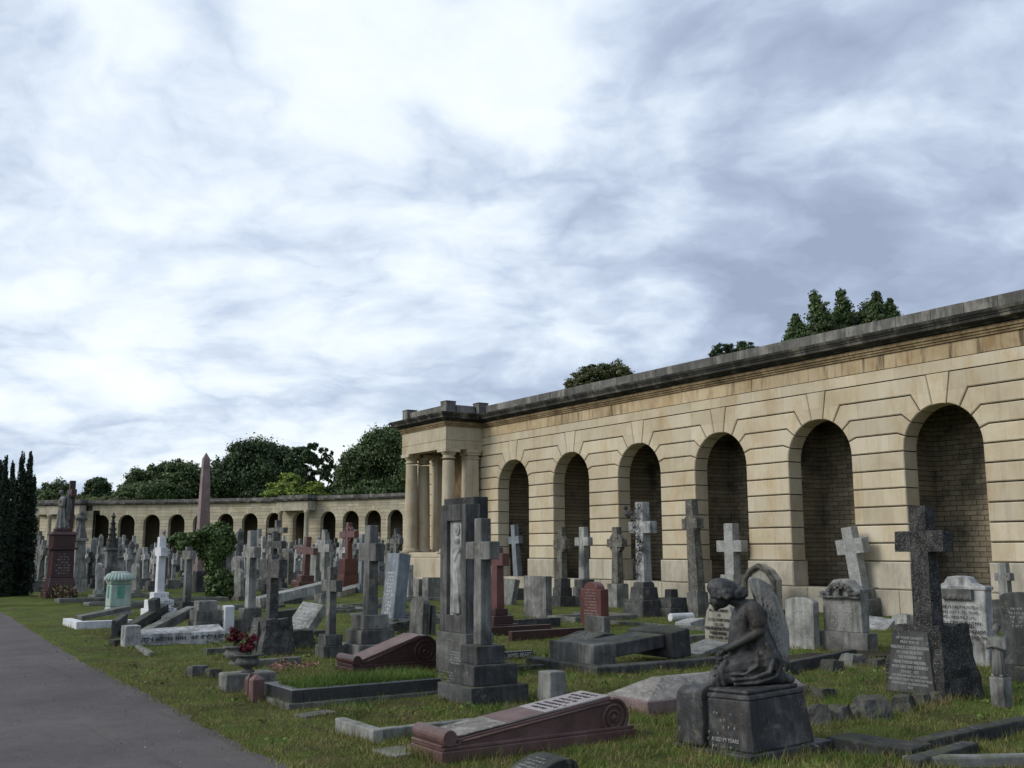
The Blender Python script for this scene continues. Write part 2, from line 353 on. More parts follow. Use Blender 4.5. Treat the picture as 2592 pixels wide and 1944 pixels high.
def tag(o, label=None, cat=None, group=None, kind=None):
    if label: o['label'] = label
    if cat: o['category'] = cat
    if group: o['group'] = group
    if kind: o['kind'] = kind
    return o
def thing(name, label, cat, loc=(0, 0, 0), group=None, rot=(0, 0, 0), kind=None):
    o = bpy.data.objects.new(name, None); COL.objects.link(o)
    o.location = loc; o.rotation_euler = rot; o.empty_display_size = .2
    return tag(o, label, cat, group, kind)
def dup(root, loc, rotz=0, scale=(1, 1, 1), label=None, group=None, tilt=(0, 0)):
    r = root.copy(); COL.objects.link(r); r.location = loc; r.rotation_euler = (tilt[0], tilt[1], rotz); r.scale = scale
    if label: r['label'] = label
    if group: r['group'] = group
    for ch in list(root.children):
        c = ch.copy(); COL.objects.link(c); c.parent = r
        for g in list(ch.children):
            d = g.copy(); COL.objects.link(d); d.parent = c
    return r
def roughen(o, amt, scale=3.0, seed=0, sub=2):
    """subdivide a mesh and push its skin about, for rocks and rough-hewn stone"""
    bm = bmesh.new(); bm.from_mesh(o.data)
    bmesh.ops.subdivide_edges(bm, edges=bm.edges[:], cuts=sub, use_grid_fill=True)
    from mathutils import noise as mn
    off = Vector((seed*3.1, seed*1.7, seed*2.3))
    bm.normal_update()
    for v in bm.verts:
        d = mn.noise_vector(v.co*scale+off)*amt + mn.noise_vector(v.co*scale*3+off)*amt*.45
        v.co += d
    bm.to_mesh(o.data); bm.free()
    return o
def sculpt(mb, name, mat, parent, voxel, smooth_it=2, loc=(0, 0, 0)):
    """fuse overlapping volumes into one continuous skin"""
    t = mb.build('tmp', None)
    r = t.modifiers.new('r', 'REMESH'); r.mode = 'VOXEL'; r.voxel_size = voxel; r.use_smooth_shade = True
    sm = t.modifiers.new('s', 'SMOOTH'); sm.iterations = smooth_it; sm.factor = .5
    dg = bpy.context.evaluated_depsgraph_get()
    me = bpy.data.meshes.new_from_object(t.evaluated_get(dg)); me.name = name
    old = t.data; bpy.data.objects.remove(t); bpy.data.meshes.remove(old)
    me.materials.clear(); me.materials.append(mat)
    for p in me.polygons: p.use_smooth = True
    o = bpy.data.objects.new(name, me); COL.objects.link(o); o.location = loc
    if parent: o.parent = parent
    return o

# lettering: real words where they can be read, worn strokes where they cannot
def text_part(lines, size, mat, parent, origin, xdir, ydir, spacing=1.35, name='inscription', width=None):
    """lines centred on origin (top centre), written along xdir, stacked against ydir"""
    xd = Vector(xdir).normalized(); yd = Vector(ydir).normalized(); zd = xd.cross(yd)
    cu = bpy.data.curves.new('tmp', 'FONT'); cu.body = "\n".join(lines); cu.size = size; cu.align_x = 'CENTER'; cu.align_y = 'TOP'
    cu.space_line = spacing; cu.extrude = 0.002; cu.resolution_u = 2; cu.offset = size*.018
    t = bpy.data.objects.new('tmp', cu); COL.objects.link(t)
    dg = bpy.context.evaluated_depsgraph_get(); ev = t.evaluated_get(dg)
    me = bpy.data.meshes.new_from_object(ev); me.name = name
    bpy.data.objects.remove(t); bpy.data.curves.remove(cu)
    if width:
        xs = [v.co.x for v in me.vertices]; w = max(xs)-min(xs)
        if w > width:
            for v in me.vertices: v.co.x *= width/w
    me.materials.clear(); me.materials.append(mat)
    o = bpy.data.objects.new(name, me); COL.objects.link(o); o.parent = parent
    o.matrix_local = Matrix(((xd.x, yd.x, zd.x, origin[0]), (xd.y, yd.y, zd.y, origin[1]), (xd.z, yd.z, zd.z, origin[2]), (0, 0, 0, 1)))
    return o
def worn_lines(rows, w, h, mat, parent, origin, xdir, ydir, seed=0, letter=None, name='inscription', keep=.8):
    """rows of worn, unreadable letter strokes centred on origin (top centre)"""
    rg = random.Random(seed); mb = MB(); pitch = h/rows; lh = letter or pitch*.55
    xd = Vector(xdir).normalized(); yd = Vector(ydir).normalized(); zd = xd.cross(yd)
    for r in range(rows):
        lw = w*rg.uniform(.45, 1.0); x = -lw/2; y = -pitch*(r+.2)
        while x < lw/2:
            for _ in range(rg.randint(2, 7)):
                if x > lw/2: break
                cw = lh*rg.uniform(.35, .75)
                if rg.random() < keep:
                    if rg.random() < .5:
                        mb.box(x, x+cw*.3, y-lh, y, -.0015, .002); mb.box(x+cw*.3, x+cw, y-lh*.3, y, -.0015, .002)
                    else:
                        mb.box(x, x+cw, y-lh*.6, y-lh*.35, -.0015, .002); mb.box(x+cw*.6, x+cw, y-lh, y, -.0015, .0022)
                x += cw*1.25
            x += lh*.55
    o = mb.build(name, mat, parent)
    o.matrix_local = Matrix(((xd.x, yd.x, zd.x, origin[0]), (xd.y, yd.y, zd.y, origin[1]), (xd.z, yd.z, zd.z, origin[2]), (0, 0, 0, 1)))
    return o
FX, FZ = (0, -1, 0), (0, 0, 1)      # writing on a face that looks to -X
SX, SZ = (1, 0, 0), (0, 0, 1)       # writing on a face that looks to -Y

# ------------------------------------------------------------------ sky and light
SUN = Vector((-.82, .25, .52)).normalized()
w = bpy.data.worlds.new("World"); scene.world = w; w.use_nodes = True
nt = w.node_tree; nt.nodes.clear()
tc = nt.nodes.new('ShaderNodeTexCoord')
D = tc.outputs['Generated']
sky = nt.nodes.new('ShaderNodeTexSky'); sky.sky_type = 'NISHITA'; sky.sun_disc = False
sky.sun_elevation = math.asin(SUN.z); sky.sun_rotation = math.atan2(SUN.x, SUN.y)
vr = mapping(nt, D, (1, 1, 1), (0, 0, 0), (0, 0, YAW))          # turn so that x runs across and y runs ahead
sep = nt.nodes.new('ShaderNodeSeparateXYZ'); L(nt, vr, sep.inputs[0])
den = math_(nt, 'ADD', math_(nt, 'MAXIMUM', sep.outputs[2], 0.0), .26)
cmb = nt.nodes.new('ShaderNodeCombineXYZ')
L(nt, math_(nt, 'DIVIDE', sep.outputs[0], den), cmb.inputs[0]); L(nt, math_(nt, 'DIVIDE', sep.outputs[1], den), cmb.inputs[1])
cl = mapping(nt, cmb.outputs[0], (1, 1, 1), (5.3, 2.1, 0))
nz = N(nt, 'ShaderNodeTexNoise', Scale=1.6, Detail=5, Roughness=.55); L(nt, cl, nz.inputs['Vector'])
wv = nt.nodes.new('ShaderNodeVectorMath'); wv.operation = 'MULTIPLY_ADD'; L(nt, nz.outputs['Color'], wv.inputs[0]); wv.inputs[1].default_value = (.38, .38, .38); L(nt, cl, wv.inputs[2])
pn = noise(nt, wv.outputs[0], 2.4, 4, .5)
puff = math_(nt, 'MULTIPLY', math_(nt, 'ABSOLUTE', math_(nt, 'SUBTRACT', pn, .5)), 4.5, clamp=True)
nA = noise(nt, cl, .8, 4, .55, .3)
nB = noise(nt, wv.outputs[0], 3.0, 11, .62, .1)
t = math_(nt, 'ADD', math_(nt, 'MULTIPLY', nA, .38), math_(nt, 'MULTIPLY', nB, .46))
t = math_(nt, 'MULTIPLY_ADD', puff, .20, t)
def lobe(px, py, k, amt, prev, vec=None):
    d = (vec if vec is not None else ray(px, py)).normalized()
    dp = nt.nodes.new('ShaderNodeVectorMath'); dp.operation = 'DOT_PRODUCT'; L(nt, D, dp.inputs[0]); dp.inputs[1].default_value = d
    e = math_(nt, 'EXPONENT', math_(nt, 'MULTIPLY', math_(nt, 'SUBTRACT', dp.outputs['Value'], 1.0), k))
    return math_(nt, 'MULTIPLY_ADD', e, amt, prev)
for a in [(430, 330, 26, .075), (1000, 330, 30, .06), (1680, 220, 90, .08), (2060, 450, 55, -.15), (1800, 640, 90, -.08),
          (2500, 200, 50, .02), (600, 850, 40, -.02), (150, 700, 70, .0), (1300, 850, 60, -.02), (350, 1150, 90, .04), (900, 1010, 200, .06), (1480, 800, 260, .045)]:
    t = lobe(*a, t)
t = lobe(0, 0, 3.0, .16, t, SUN)
t = lobe(0, 0, 1.6, -.13, t, Vector((.45, -.85, .3)))       # unseen sky behind the camera dimmed, added to darken camera-facing sides
t = math_(nt, 'ADD', t, .026)
cloud = ramp(nt, t, [(.31, (.29, .35, .47)), (.42, (.385, .46, .595)), (.495, (.51, .595, .725)), (.555, (.64, .72, .825)), (.62, (.755, .825, .87)), (.72, (.84, .87, .88))])
up10 = nt.nodes.new('ShaderNodeVectorMath'); up10.operation = 'SCALE'; up10.inputs['Scale'].default_value = 10.0; L(nt, cloud, up10.inputs[0])
gap = ramp(nt, noise(nt, cl, 1.1, 5, .6), [(.60, .97), (.74, .7)])
c = mix(nt, gap, sky.outputs[0], up10.outputs[0])
bg = nt.nodes.new('ShaderNodeBackground'); bg.inputs['Strength'].default_value = .1; L(nt, c, bg.inputs['Color'])
wo = nt.nodes.new('ShaderNodeOutputWorld'); L(nt, bg.outputs[0], wo.inputs[0])
sl = bpy.data.lights.new('sun', 'SUN'); sl.energy = 1.5; sl.angle = math.radians(22); sl.color = (1, .96, .89)
so = bpy.data.objects.new('sun', sl); COL.objects.link(so); so.rotation_euler = SUN.to_track_quat('Z', 'Y').to_euler(); so.location = (0, 0, 60)
scene.view_settings.view_transform = 'Standard'; scene.view_settings.look = 'None'; scene.view_settings.exposure = 0.27; scene.view_settings.gamma = 1.0
scene.render.engine = 'CYCLES'
scene.cycles.use_denoising = True
scene.cycles.max_bounces = 6

# ------------------------------------------------------------------ ground, path, lawn
mb = MB(); mb.add([(-900, -700, -.07), (900, -700, -.07), (900, 1400, -.07), (-900, 1400, -.07)], [(0, 1, 2, 3)])
tag(mb.build('ground', M['lawn']), kind='structure')
EDGE = [(-8, 3.0), (5, 3.08), (7.7, 3.14), (9, 3.17), (10.1, 3.21), (11.5, 3.3), (13.1, 3.38), (15, 3.44), (17.1, 3.5), (22, 3.8), (28, 4.2), (32.5, 4.47), (33.6, 3.0), (34.5, -2), (35, -40), (130, -40)]
def edge_x(y):
    for (a, xa), (b, xb) in zip(EDGE, EDGE[1:]):
        if a <= y <= b: return xa+(xb-xa)*(y-a)/(b-a)
    return EDGE[-1][1]
from mathutils import noise as mnoise
mb = MB(); ys = list(np.arange(-8, 60, 1.0)); vs = []
for y in ys: vs += [(-22, y, -.035), (edge_x(y)+.12, y, -.035)]
mb.add(vs, [(2*i, 2*i+1, 2*i+3, 2*i+2) for i in range(len(ys)-1)])
tag(mb.build('path', M['path']), kind='structure')
def lawn_z(x, y):
    q = Vector((x, y, 0))
    return .028*mnoise.noise(q*.9)+.02*mnoise.noise(q*2.7)+.012*mnoise.noise(q*7)
ys = list(np.arange(-4, 4, .5))+list(np.arange(4, 24, .10))+list(np.arange(24, 45, .3))+list(np.arange(45, 128, 1.5))
nx = 120; vs = []; fs = []
for y in ys:
    e = edge_x(y)+.06*mnoise.noise(Vector((0, y*1.3, 3)))+.05*mnoise.noise(Vector((0, y*4, 9)))+.03*mnoise.noise(Vector((0, y*11, 5)))
    x1 = 21.4 if y < 41 else 70
    for i in range(nx+1):
        u = (i/nx)**1.25; x = e+(x1-e)*u
        z = lawn_z(x, y)+.004
        if i == 0: z = -.05
        elif i == 1: z = z*.6-.006
        vs.append((x, y, z))
for j in range(len(ys)-1):
    for i in range(nx): fs.append((j*(nx+1)+i, j*(nx+1)+i+1, (j+1)*(nx+1)+i+1, (j+1)*(nx+1)+i))
mb = MB(); mb.add(vs, fs)
tag(mb.build('lawn', M['lawn'], smooth=True), kind='structure')

def blades(name, mat, boxes, n, h0, h1, wid, seed, clump=True, keepout=(), thick=False):
    rg = np.random.default_rng(seed)
    P = []
    for (x0, x1, y0, y1, wgt) in boxes:
        k = int(n*wgt); P.append(np.stack([rg.uniform(x0, x1, k), rg.uniform(y0, y1, k)], 1))
    P = np.concatenate(P)
    e = np.interp(P[:, 1], [a for a, b in EDGE], [b for a, b in EDGE])
    P = P[P[:, 0] > e-.18*rg.random(len(P))**2.2]
    den = np.array([mnoise.noise(Vector((x*1.6, y*1.6, 5)))+.6*mnoise.noise(Vector((x*4.5, y*4.5, 8))) for x, y in P])
    if thick: P = P[den > .20]
    elif clump: P = P[den > rg.uniform(-.75, .55, len(P))]
    for (x0, x1, y0, y1) in keepout: P = P[~((P[:, 0] > x0) & (P[:, 0] < x1) & (P[:, 1] > y0) & (P[:, 1] < y1))]
    k = len(P)
    z = np.array([lawn_z(x, y) for x, y in P])-.004
    a = rg.uniform(0, 2*PI, k); h = rg.uniform(h0, h1, k)*rg.choice([.6, 1, 1, 1.5], k); lean = rg.uniform(.1, 1.1, k)*h
    la = rg.uniform(0, 2*PI, k); ww = wid*rg.uniform(.6, 1.4, k)
    base = np.stack([P[:, 0], P[:, 1], z], 1)
    dx = np.stack([np.cos(a)*ww, np.sin(a)*ww, np.zeros(k)], 1)
    tip = base+np.stack([np.cos(la)*lean, np.sin(la)*lean, h], 1)
    V = np.stack([base-dx, base+dx, tip], 1).reshape(-1, 3)
    me = bpy.data.meshes.new(name)
    me.vertices.add(3*k); me.vertices.foreach_set('co', V.ravel())
    me.loops.add(3*k); me.loops.foreach_set('vertex_index', np.arange(3*k, dtype=np.int32))
    me.polygons.add(k); me.polygons.foreach_set('loop_start', np.arange(0, 3*k, 3, dtype=np.int32)); me.polygons.foreach_set('loop_total', np.full(k, 3, dtype=np.int32))
    me.update(); me.materials.append(mat)
    o = bpy.data.objects.new(name, me); COL.objects.link(o)
    return o

# ------------------------------------------------------------------ rusticated arcades
def inset(poly, d):
    n = len(poly); area = sum(poly[i][0]*poly[(i+1) % n][1]-poly[(i+1) % n][0]*poly[i][1] for i in range(n))
    sgn = 1 if area > 0 else -1; out = []
    for i in range(n):
        p0, p1, p2 = poly[i-1], poly[i], poly[(i+1) % n]
        e1 = Vector((p1[0]-p0[0], p1[1]-p0[1])); e2 = Vector((p2[0]-p1[0], p2[1]-p1[1]))
        if e1.length < 1e-6 or e2.length < 1e-6: out.append(p1); continue
        e1.normalize(); e2.normalize()
        n1 = Vector((-e1.y, e1.x))*sgn; n2 = Vector((-e2.y, e2.x))*sgn
        k = 1+n1.dot(n2); m = (n1+n2)/max(k, .35)
        out.append((p1[0]+m.x*d, p1[1]+m.y*d))
    return out
def block(mb, poly, x0, x1, g, b, mp):
    a = inset(poly, g); f = inset(poly, g+b); n = len(poly)
    V = [mp(u, x1, z) for u, z in a]+[mp(u, x0+b, z) for u, z in a]+[mp(u, x0, z) for u, z in f]
    Fs = [tuple(range(2*n, 3*n))]
    for i in range(n):
        j = (i+1) % n; Fs.append((i, j, n+j, n+i)); Fs.append((n+i, n+j, 2*n+j, 2*n+i))
    mb.add(V, Fs)
def pier_polys(ua, ub, R, c, zp, nc, ext_l=True, ext_r=True, cut=None):
    """stones of the pier between arch centres ua < ub: straight courses and stepped voussoirs"""
    out = []; zs = zp+nc*c
    for j in range(nc): out.append([(ua+R, zp+j*c), (ub-R, zp+j*c), (ub-R, zp+(j+1)*c), (ua+R, zp+(j+1)*c)])
    A = [0, 20, 40, 60, 80]
    def jx(i, rr):
        a = math.radians(A[i]); return (rr*math.cos(a), zs+rr*math.sin(a))
    for i in range(4):
        r = []
        h0, h1 = zs+i*c, zs+(i+1)*c
        bx0 = i*c/math.tan(math.radians(A[i])) if i else R
        bx1 = (i+1)*c/math.tan(math.radians(A[i+1]))
        if i: r.append((ub-bx0, h0))
        for k in range(5):
            a = math.radians(A[i]+(A[i+1]-A[i])*k/4); r.append((ub-R*math.cos(a), zs+R*math.sin(a)))
        r.append((ub-bx1, h1))
        l = [(ua+ub-x, z) for x, z in r][::-1]
        mid = []
        out.append(r+l if True else mid)
    return out
def key_poly(u, R, c, zs):
    a = math.radians(80); x = 4*c/math.tan(a); p = []
    for k in range(5):
        q = math.radians(80+20*k/4); p.append((u+R*math.cos(q), zs+R*math.sin(q)))
    return p+[(u-x, zs+4*c), (u+x, zs+4*c)]
def sweep(mb, path, prof, close=False):
    """profile (outward, z) swept along a plan polyline with mitred corners; outward = left of travel"""
    n = len(path); V = []; k = len(prof)
    for i in range(n):
        p = Vector(path[i]); d1 = (p-Vector(path[i-1])).normalized() if i > 0 else None; d2 = (Vector(path[i+1])-p).normalized() if i < n-1 else None
        d1 = d1 or d2; d2 = d2 or d1
        n1 = Vector((-d1.y, d1.x)); n2 = Vector((-d2.y, d2.x)); m = (n1+n2)/(1+n1.dot(n2))
        for o, z in prof: V.append((p.x+m.x*o, p.y+m.y*o, z))
    Fs = []
    for i in range(n-1):
        for j in range(k): Fs.append((i*k+j, i*k+(j+1) % k, (i+1)*k+(j+1) % k, (i+1)*k+j))
    Fs.append(tuple(range(k))); Fs.append(tuple(range((n-1)*k, n*k))[::-1])
    mb.add(V, Fs)

XW = 21.5
arc = thing('arcade', 'long golden limestone arcade of rusticated round arches with a columned pavilion at its end', 'arcade', (XW, 18, 0))
def apart(mb, name, mat, bevel=0, smooth=False, parent=None):
    o = mb.build(name, mat, None, bevel, smooth)
    o.parent = parent or arc
    o.matrix_parent_inverse = Matrix.Translation(-arc.location) if not parent else Matrix.Identity(4)
    return o
C_ = .434; ZP = 1.28; R_ = 1.015; S_ = 3.58; ZS = ZP+6*C_
cents = [32.5-S_*k for k in range(-1, 9)]
ident = lambda u, x, z: (x, u, z)
wall, back, key = MB(), MB(), MB()
for a, b in zip(cents[1:], cents):
    for p in pier_polys(a, b, R_, C_, ZP, 6): block(wall, p, XW, XW+.5, .015, .020, ident)
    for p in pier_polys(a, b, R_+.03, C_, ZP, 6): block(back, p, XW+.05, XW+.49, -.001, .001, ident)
for a in cents:
    block(wall, key_poly(a, R_, C_, ZS), XW, XW+.5, .006, .012, ident)
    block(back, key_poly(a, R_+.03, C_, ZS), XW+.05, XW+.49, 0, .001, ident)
# the stretch of plain wall beyond the pavilion
for j in range(10): wall.box(XW, XW+.5, cents[0]+R_+.02, 41, ZP+j*C_+.014, ZP+(j+1)*C_-.014)
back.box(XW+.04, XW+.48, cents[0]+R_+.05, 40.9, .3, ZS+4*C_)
ZK = ZS+4*C_
Y0 = cents[-1]-1.2
y = Y0
rr = random.Random(5)
while y < 41:      # band and frieze stones
    l = rr.uniform(.9, 1.5); y2 = min(y+l, 41)
    wall.box(XW, XW+.5, y+.001, y2-.001, ZK+.012, ZK+.285); y = y2
fz = MB()
y = Y0
while y < 41:
    l = rr.uniform(.7, 1.3); y2 = min(y+l, 41)
    fz.box(XW+.012, XW+.5, y+.001, y2-.001, ZK+.305, 6.28); y = y2
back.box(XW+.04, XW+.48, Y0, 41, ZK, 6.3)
apart(wall, 'rusticated_wall', M['lime']); apart(fz, 'frieze', M['limefrieze'])
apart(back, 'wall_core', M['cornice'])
ledge = MB()
for a, b in zip(cents[1:], cents):
    pl = MB(); block(pl, [(a+R_-.04, .62), (b-R_+.04, .62), (b-R_+.04, ZP), (a+R_-.04, ZP)], XW-.05, XW+.52, .008, .03, ident); apart(pl, 'pier_base', M['limepale'])
pl = MB(); pl.box(XW-.05, XW+.5, cents[0]+R_-.04, 41, .62, ZP); apart(pl, 'pier_base', M['limepale'])
y = Y0
while y < 41:
    y2 = min(y+rr.uniform(1.1, 1.7), 41); ledge.box(XW-.16, XW+.6, y+.004, y2-.004, -.1, .615); y = y2
apart(ledge, 'base_course', M['limepale'], .02)
fl = MB(); fl.box(XW+.6, XW+2.2, Y0, 41, -.1, .6); fl.box(XW+.53, XW+2.2, Y0, 41, ZS+R_+.25, ZS+R_+.45); apart(fl, 'corridor_floor', M['soil'])
bw = MB(); bw.box(XW+2.0, XW+2.4, Y0, 41, -.1, 6.6); apart(bw, 'brick_back_wall', M['brick'])
for k, a in enumerate(cents):
    cr = MB(); cr.box(XW+.53, XW+2.0, a+S_/2-.2, a+S_/2+.2, .5, 5.6); apart(cr, 'brick_cross_wall', M['brick'])
rf = MB(); rf.box(XW+.3, XW+2.6, Y0, 41, 6.6, 6.75); apart(rf, 'roof', M['cornice'])
XP, YA, YB = 19.86, 34.65, 38.26
PATH = [(XW, Y0), (XW, YA), (XP, YA), (XP, YB), (XW, YB), (XW, 41)]
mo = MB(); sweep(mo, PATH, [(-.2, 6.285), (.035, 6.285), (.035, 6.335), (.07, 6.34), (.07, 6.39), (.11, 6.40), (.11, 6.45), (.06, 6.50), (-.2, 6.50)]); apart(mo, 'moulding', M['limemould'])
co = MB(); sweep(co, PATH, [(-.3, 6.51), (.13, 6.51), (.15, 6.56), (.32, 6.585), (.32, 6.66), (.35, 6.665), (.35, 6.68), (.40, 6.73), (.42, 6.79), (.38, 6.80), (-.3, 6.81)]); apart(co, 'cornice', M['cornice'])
pa = MB()
y = Y0
while y < YA-.3:
    y2 = min(y+rr.uniform(.75, 1.5), YA-.3); pa.box(XW-.02, XW+.35, y+.003, y2-.003, 6.80, 7.14+rr.uniform(-.004, .004)); y = y2
for (x0, x1, y0, y1) in ((XP+.1, XP+.45, YA+.4, YB-.4), (XP+.5, XW-.3, YA+.05, YA+.38), (XP+.5, XW-.3, YB-.4, YB-.05), (XW-.02, XW+.3, YB+.1, 41)):
    pa.box(x0, x1, y0, y1, 6.80, 7.14)
for (x, y_) in ((XP+.22, YA+.22), (XP+.22, YB-.22), (XW-.05, YA+.05), (XW-.05, YB-.22)):
    pa.box(x-.22, x+.22, y_-.22, y_+.22, 6.80, 7.24); pa.box(x-.235, x+.235, y_-.235, y_+.235, 7.242, 7.28)
apart(pa, 'parapet', M['parapet'], .012)
# pavilion
en = MB()
sweep(en, PATH[1:5], [(-.42, 5.43), (0, 5.43), (0, 5.74), (-.02, 5.745), (-.02, 5.765), (0, 5.77), (0, 6.284), (-.42, 6.284)])
en.box(XP+.43, XW-.01, YA+.43, YB-.43, 5.9, 6.1); apart(en, 'pavilion_entablature', M['limewarm'])
st = MB(); st.box(XP-.08, XW-.06, YA-.12, YB+.12, -.1, 1.30, 1, 1); st.box(XP+.02, XW-.06, YA-.03, YB+.03, 1.302, 1.5); st.box(XP-.22, XW-.17, YA-.25, YB+.25, -.1, .55)
apart(st, 'pavilion_stylobate', M['limewarm'], .04)
cp = [(.27, 1.5), (.33, 1.5), (.35, 1.56), (.33, 1.62), (.285, 1.64), (.275, 1.68), (.27, 2.4), (.255, 3.6), (.232, 5.0), (.228, 5.06), (.262, 5.075), (.262, 5.11), (.225, 5.12), (.225, 5.2), (.255, 5.215), (.30, 5.30), (.30, 5.31)]
for cx_, cy_ in ((XP+.3, YA+.3), (XP+.3, YB-.3), (XP+.86, YB-.3)):
    c = MB(); c.lathe(cp[5:9], n=28); o = c.build('column', M['limewarm'], None, 0, True); o.location = (cx_-XW, cy_-18, 0); o.parent = arc
    o.modifiers.new('e', 'EDGE_SPLIT').split_angle = .7
    c = MB(); c.lathe(cp[9:], n=28); c.box(-.33, .33, -.33, .33, 5.312, 5.43); q = c.build('capital', M['limewarm'], o, 0, True); q.modifiers.new('e', 'EDGE_SPLIT').split_angle = .7
    c = MB(); c.lathe(cp[:6], n=28); c.box(-.34, .34, -.34, .34, 1.49, 1.53); q = c.build('base', M['limewarm'], o, 0, True); q.modifiers.new('e', 'EDGE_SPLIT').split_angle = .7
for cy_ in (YA+.28, YB-.28):
    c = MB(); c.box(-.26, .26, -.26, .26, 1.62, 5.06, .93, .93); o = c.build('pilaster', M['limewarm'], None, .01); o.location = ((-.38 if cy_ < 36 else -.14), cy_-18, 0); o.parent = arc; o.scale = (1 if cy_ < 36 else .5, 1, 1)
    c = MB(); c.box(-.33, .33, -.33, .33, 1.5, 1.62); c.build('base', M['limewarm'], o, .01)
    c = MB(); c.box(-.27, .27, -.27, .27, 5.062, 5.12); c.box(-.245, .245, -.245, .245, 5.122, 5.22); c.box(-.3, .3, -.3, .3, 5.222, 5.31); c.box(-.33, .33, -.33, .33, 5.312, 5.428)
    c.build('capital', M['limewarm'], o, .01)
pb = MB(); rr = random.Random(3)
for j in range(11):
    pb.box(XW-.06, XW-.003, YB-.55, YB-.05, 1.5+j*.36+.01, 1.5+(j+1)*.36-.01)
apart(pb, 'pavilion_quoins', M['lime'], .01)
pw = MB(); pw.box(XW-.03, XW-.002, YA+.55, YB-.56, 1.5, 5.42); apart(pw, 'pavilion_back_wall', M['rust'])

# far arcade on the far side of the circle
FP = [(60, 126.0), (88, 122.0), (108, 121.0), (217, 119.4), (400, 118.2), (526, 116.8), (700, 114.4), (781, 111.5), (1000, 106.9), (1060, 105.0), (1120, 102.5)]
fpts = [plan(x, d) for x, d in FP]
fl_ = [0.0]
for a, b in zip(fpts, fpts[1:]): fl_.append(fl_[-1]+(b-a).length)
fx = np.array([p.x for p in fpts]); fy = np.array([p.y for p in fpts])
# smooth the plan curve
uu = np.linspace(0, fl_[-1], 120); xs_ = np.interp(uu, fl_, fx); ys_ = np.interp(uu, fl_, fy)
for _ in range(60):
    xs_[1:-1] = (xs_[:-2]+2*xs_[1:-1]+xs_[2:])/4; ys_[1:-1] = (ys_[:-2]+2*ys_[1:-1]+ys_[2:])/4
def far_u(px):
    best = min(range(120), key=lambda i: abs(CX+F*(Vector((xs_[i], ys_[i], 3))-CAM).dot(rgt)/(Vector((xs_[i], ys_[i], 3))-CAM).dot(fwd)-px))
    lo, hi = max(best-1, 0), min(best+1, 119)
    P = lambda u: Vector((np.interp(u, uu, xs_), np.interp(u, uu, ys_), 3))-CAM
    a, b = uu[lo], uu[hi]
    for _ in range(30):
        m = (a+b)/2; q = P(m); x = CX+F*q.dot(rgt)/q.dot(fwd)
        if x < px: a = m
        else: b = m
    return (a+b)/2
def fmap(u, x, z):
    px_, py_ = np.interp(u, uu, xs_), np.interp(u, uu, ys_)
    e = .6; tx = np.interp(u+e, uu, xs_)-np.interp(u-e, uu, xs_); ty = np.interp(u+e, uu, ys_)-np.interp(u-e, uu, ys_)
    l = math.hypot(tx, ty) or 1; tx /= l; ty /= l
    return (px_-ty*x, py_+tx*x, z)     # travel runs left to right in the photo, so +x is away from the camera
farr = thing('arcade', 'distant curved pale arcade with a row of dark arches across the far side', 'arcade', (fpts[5].x, fpts[5].y, 0))
def fpart(mb, name, mat, bevel=0, smooth=False):
    o = mb.build(name, mat, None, bevel, smooth); o.parent = farr; o.matrix_parent_inverse = Matrix.Translation(-farr.location); return o
fc = [far_u(p) for p in (253, 318, 382, 445, 507, 569, 631, 691, 758, 829, 887, 943.5, 1000, 1056)]
RF, CF = .98, .37; ZSF = 4.64; NF = 12; ZPF = ZSF-NF*CF
fw_, fb = MB(), MB()
for a, b in zip(fc, fc[1:]):
    for p in pier_polys(a, b, RF, CF, ZPF, NF): block(fw_, p, 0, .5, .008, .016, fmap)
    for p in pier_polys(a, b, RF+.02, CF, ZPF, NF): block(fb, p, .025, .49, -.001, .001, fmap)
for a in fc:
    block(fw_, key_poly(a, RF, CF, ZSF), 0, .5, .005, .01, fmap); block(fb, key_poly(a, RF+.02, CF, ZSF), .04, .49, 0, .001, fmap)
def fbox(mb, u0, u1, x0, x1, z0, z1):
    mb.hexa([fmap(u0, x0, z0), fmap(u1, x0, z0), fmap(u1, x1, z0), fmap(u0, x1, z0), fmap(u0, x0, z1), fmap(u1, x0, z1), fmap(u1, x1, z1), fmap(u0, x1, z1)])
u0_ = fc[0]-RF-.05
for j in range(NF+4): fbox(fw_, uu[0], far_u(213)-.02, 0, .5, ZPF+j*CF+.01, ZPF+(j+1)*CF-.01)
fbox(fb, uu[0], u0_, .04, .45, -.1, 6.7)
for j in range(NF+4):     # pier between the first arch and the left portico
    fbox(fw_, far_u(213), u0_, 0, .5, ZPF+j*CF+.01, ZPF+(j+1)*CF-.01)
fb_u = np.arange(uu[0], uu[-1], 1.3)
ZKF = ZSF+4*CF
fco, fpa, fin, fmo, fbr = MB(), MB(), MB(), MB(), MB()
for a, b in zip(fb_u, fb_u[1:]):
    if a > far_u(213)-.1:
        fbox(fw_, a+.002, b-.002, 0, .5, ZKF+.012, ZKF+.25); fbox(fw_, a+.002, b-.002, .01, .5, ZKF+.275, 6.72)
        fbox(fb, a, b, .04, .48, ZKF, 6.74)
    fbox(fmo, a, b, -.06, .5, 6.73, 6.80); fbox(fco, a, b, -.3, .5, 6.805, 6.98); fbox(fpa, a+.004, b-.004, -.02, .4, 6.985, 7.3)
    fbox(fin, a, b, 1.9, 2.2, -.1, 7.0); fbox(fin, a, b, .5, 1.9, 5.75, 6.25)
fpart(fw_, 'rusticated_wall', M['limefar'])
fpart(fb, 'wall_core', M['cornice']); fpart(fco, 'cornice', M['cornice']); fpart(fpa, 'parapet', M['parapet']); fpart(fin, 'brick_back_wall', M['soil']); fpart(fmo, 'moulding', M['limemould'])
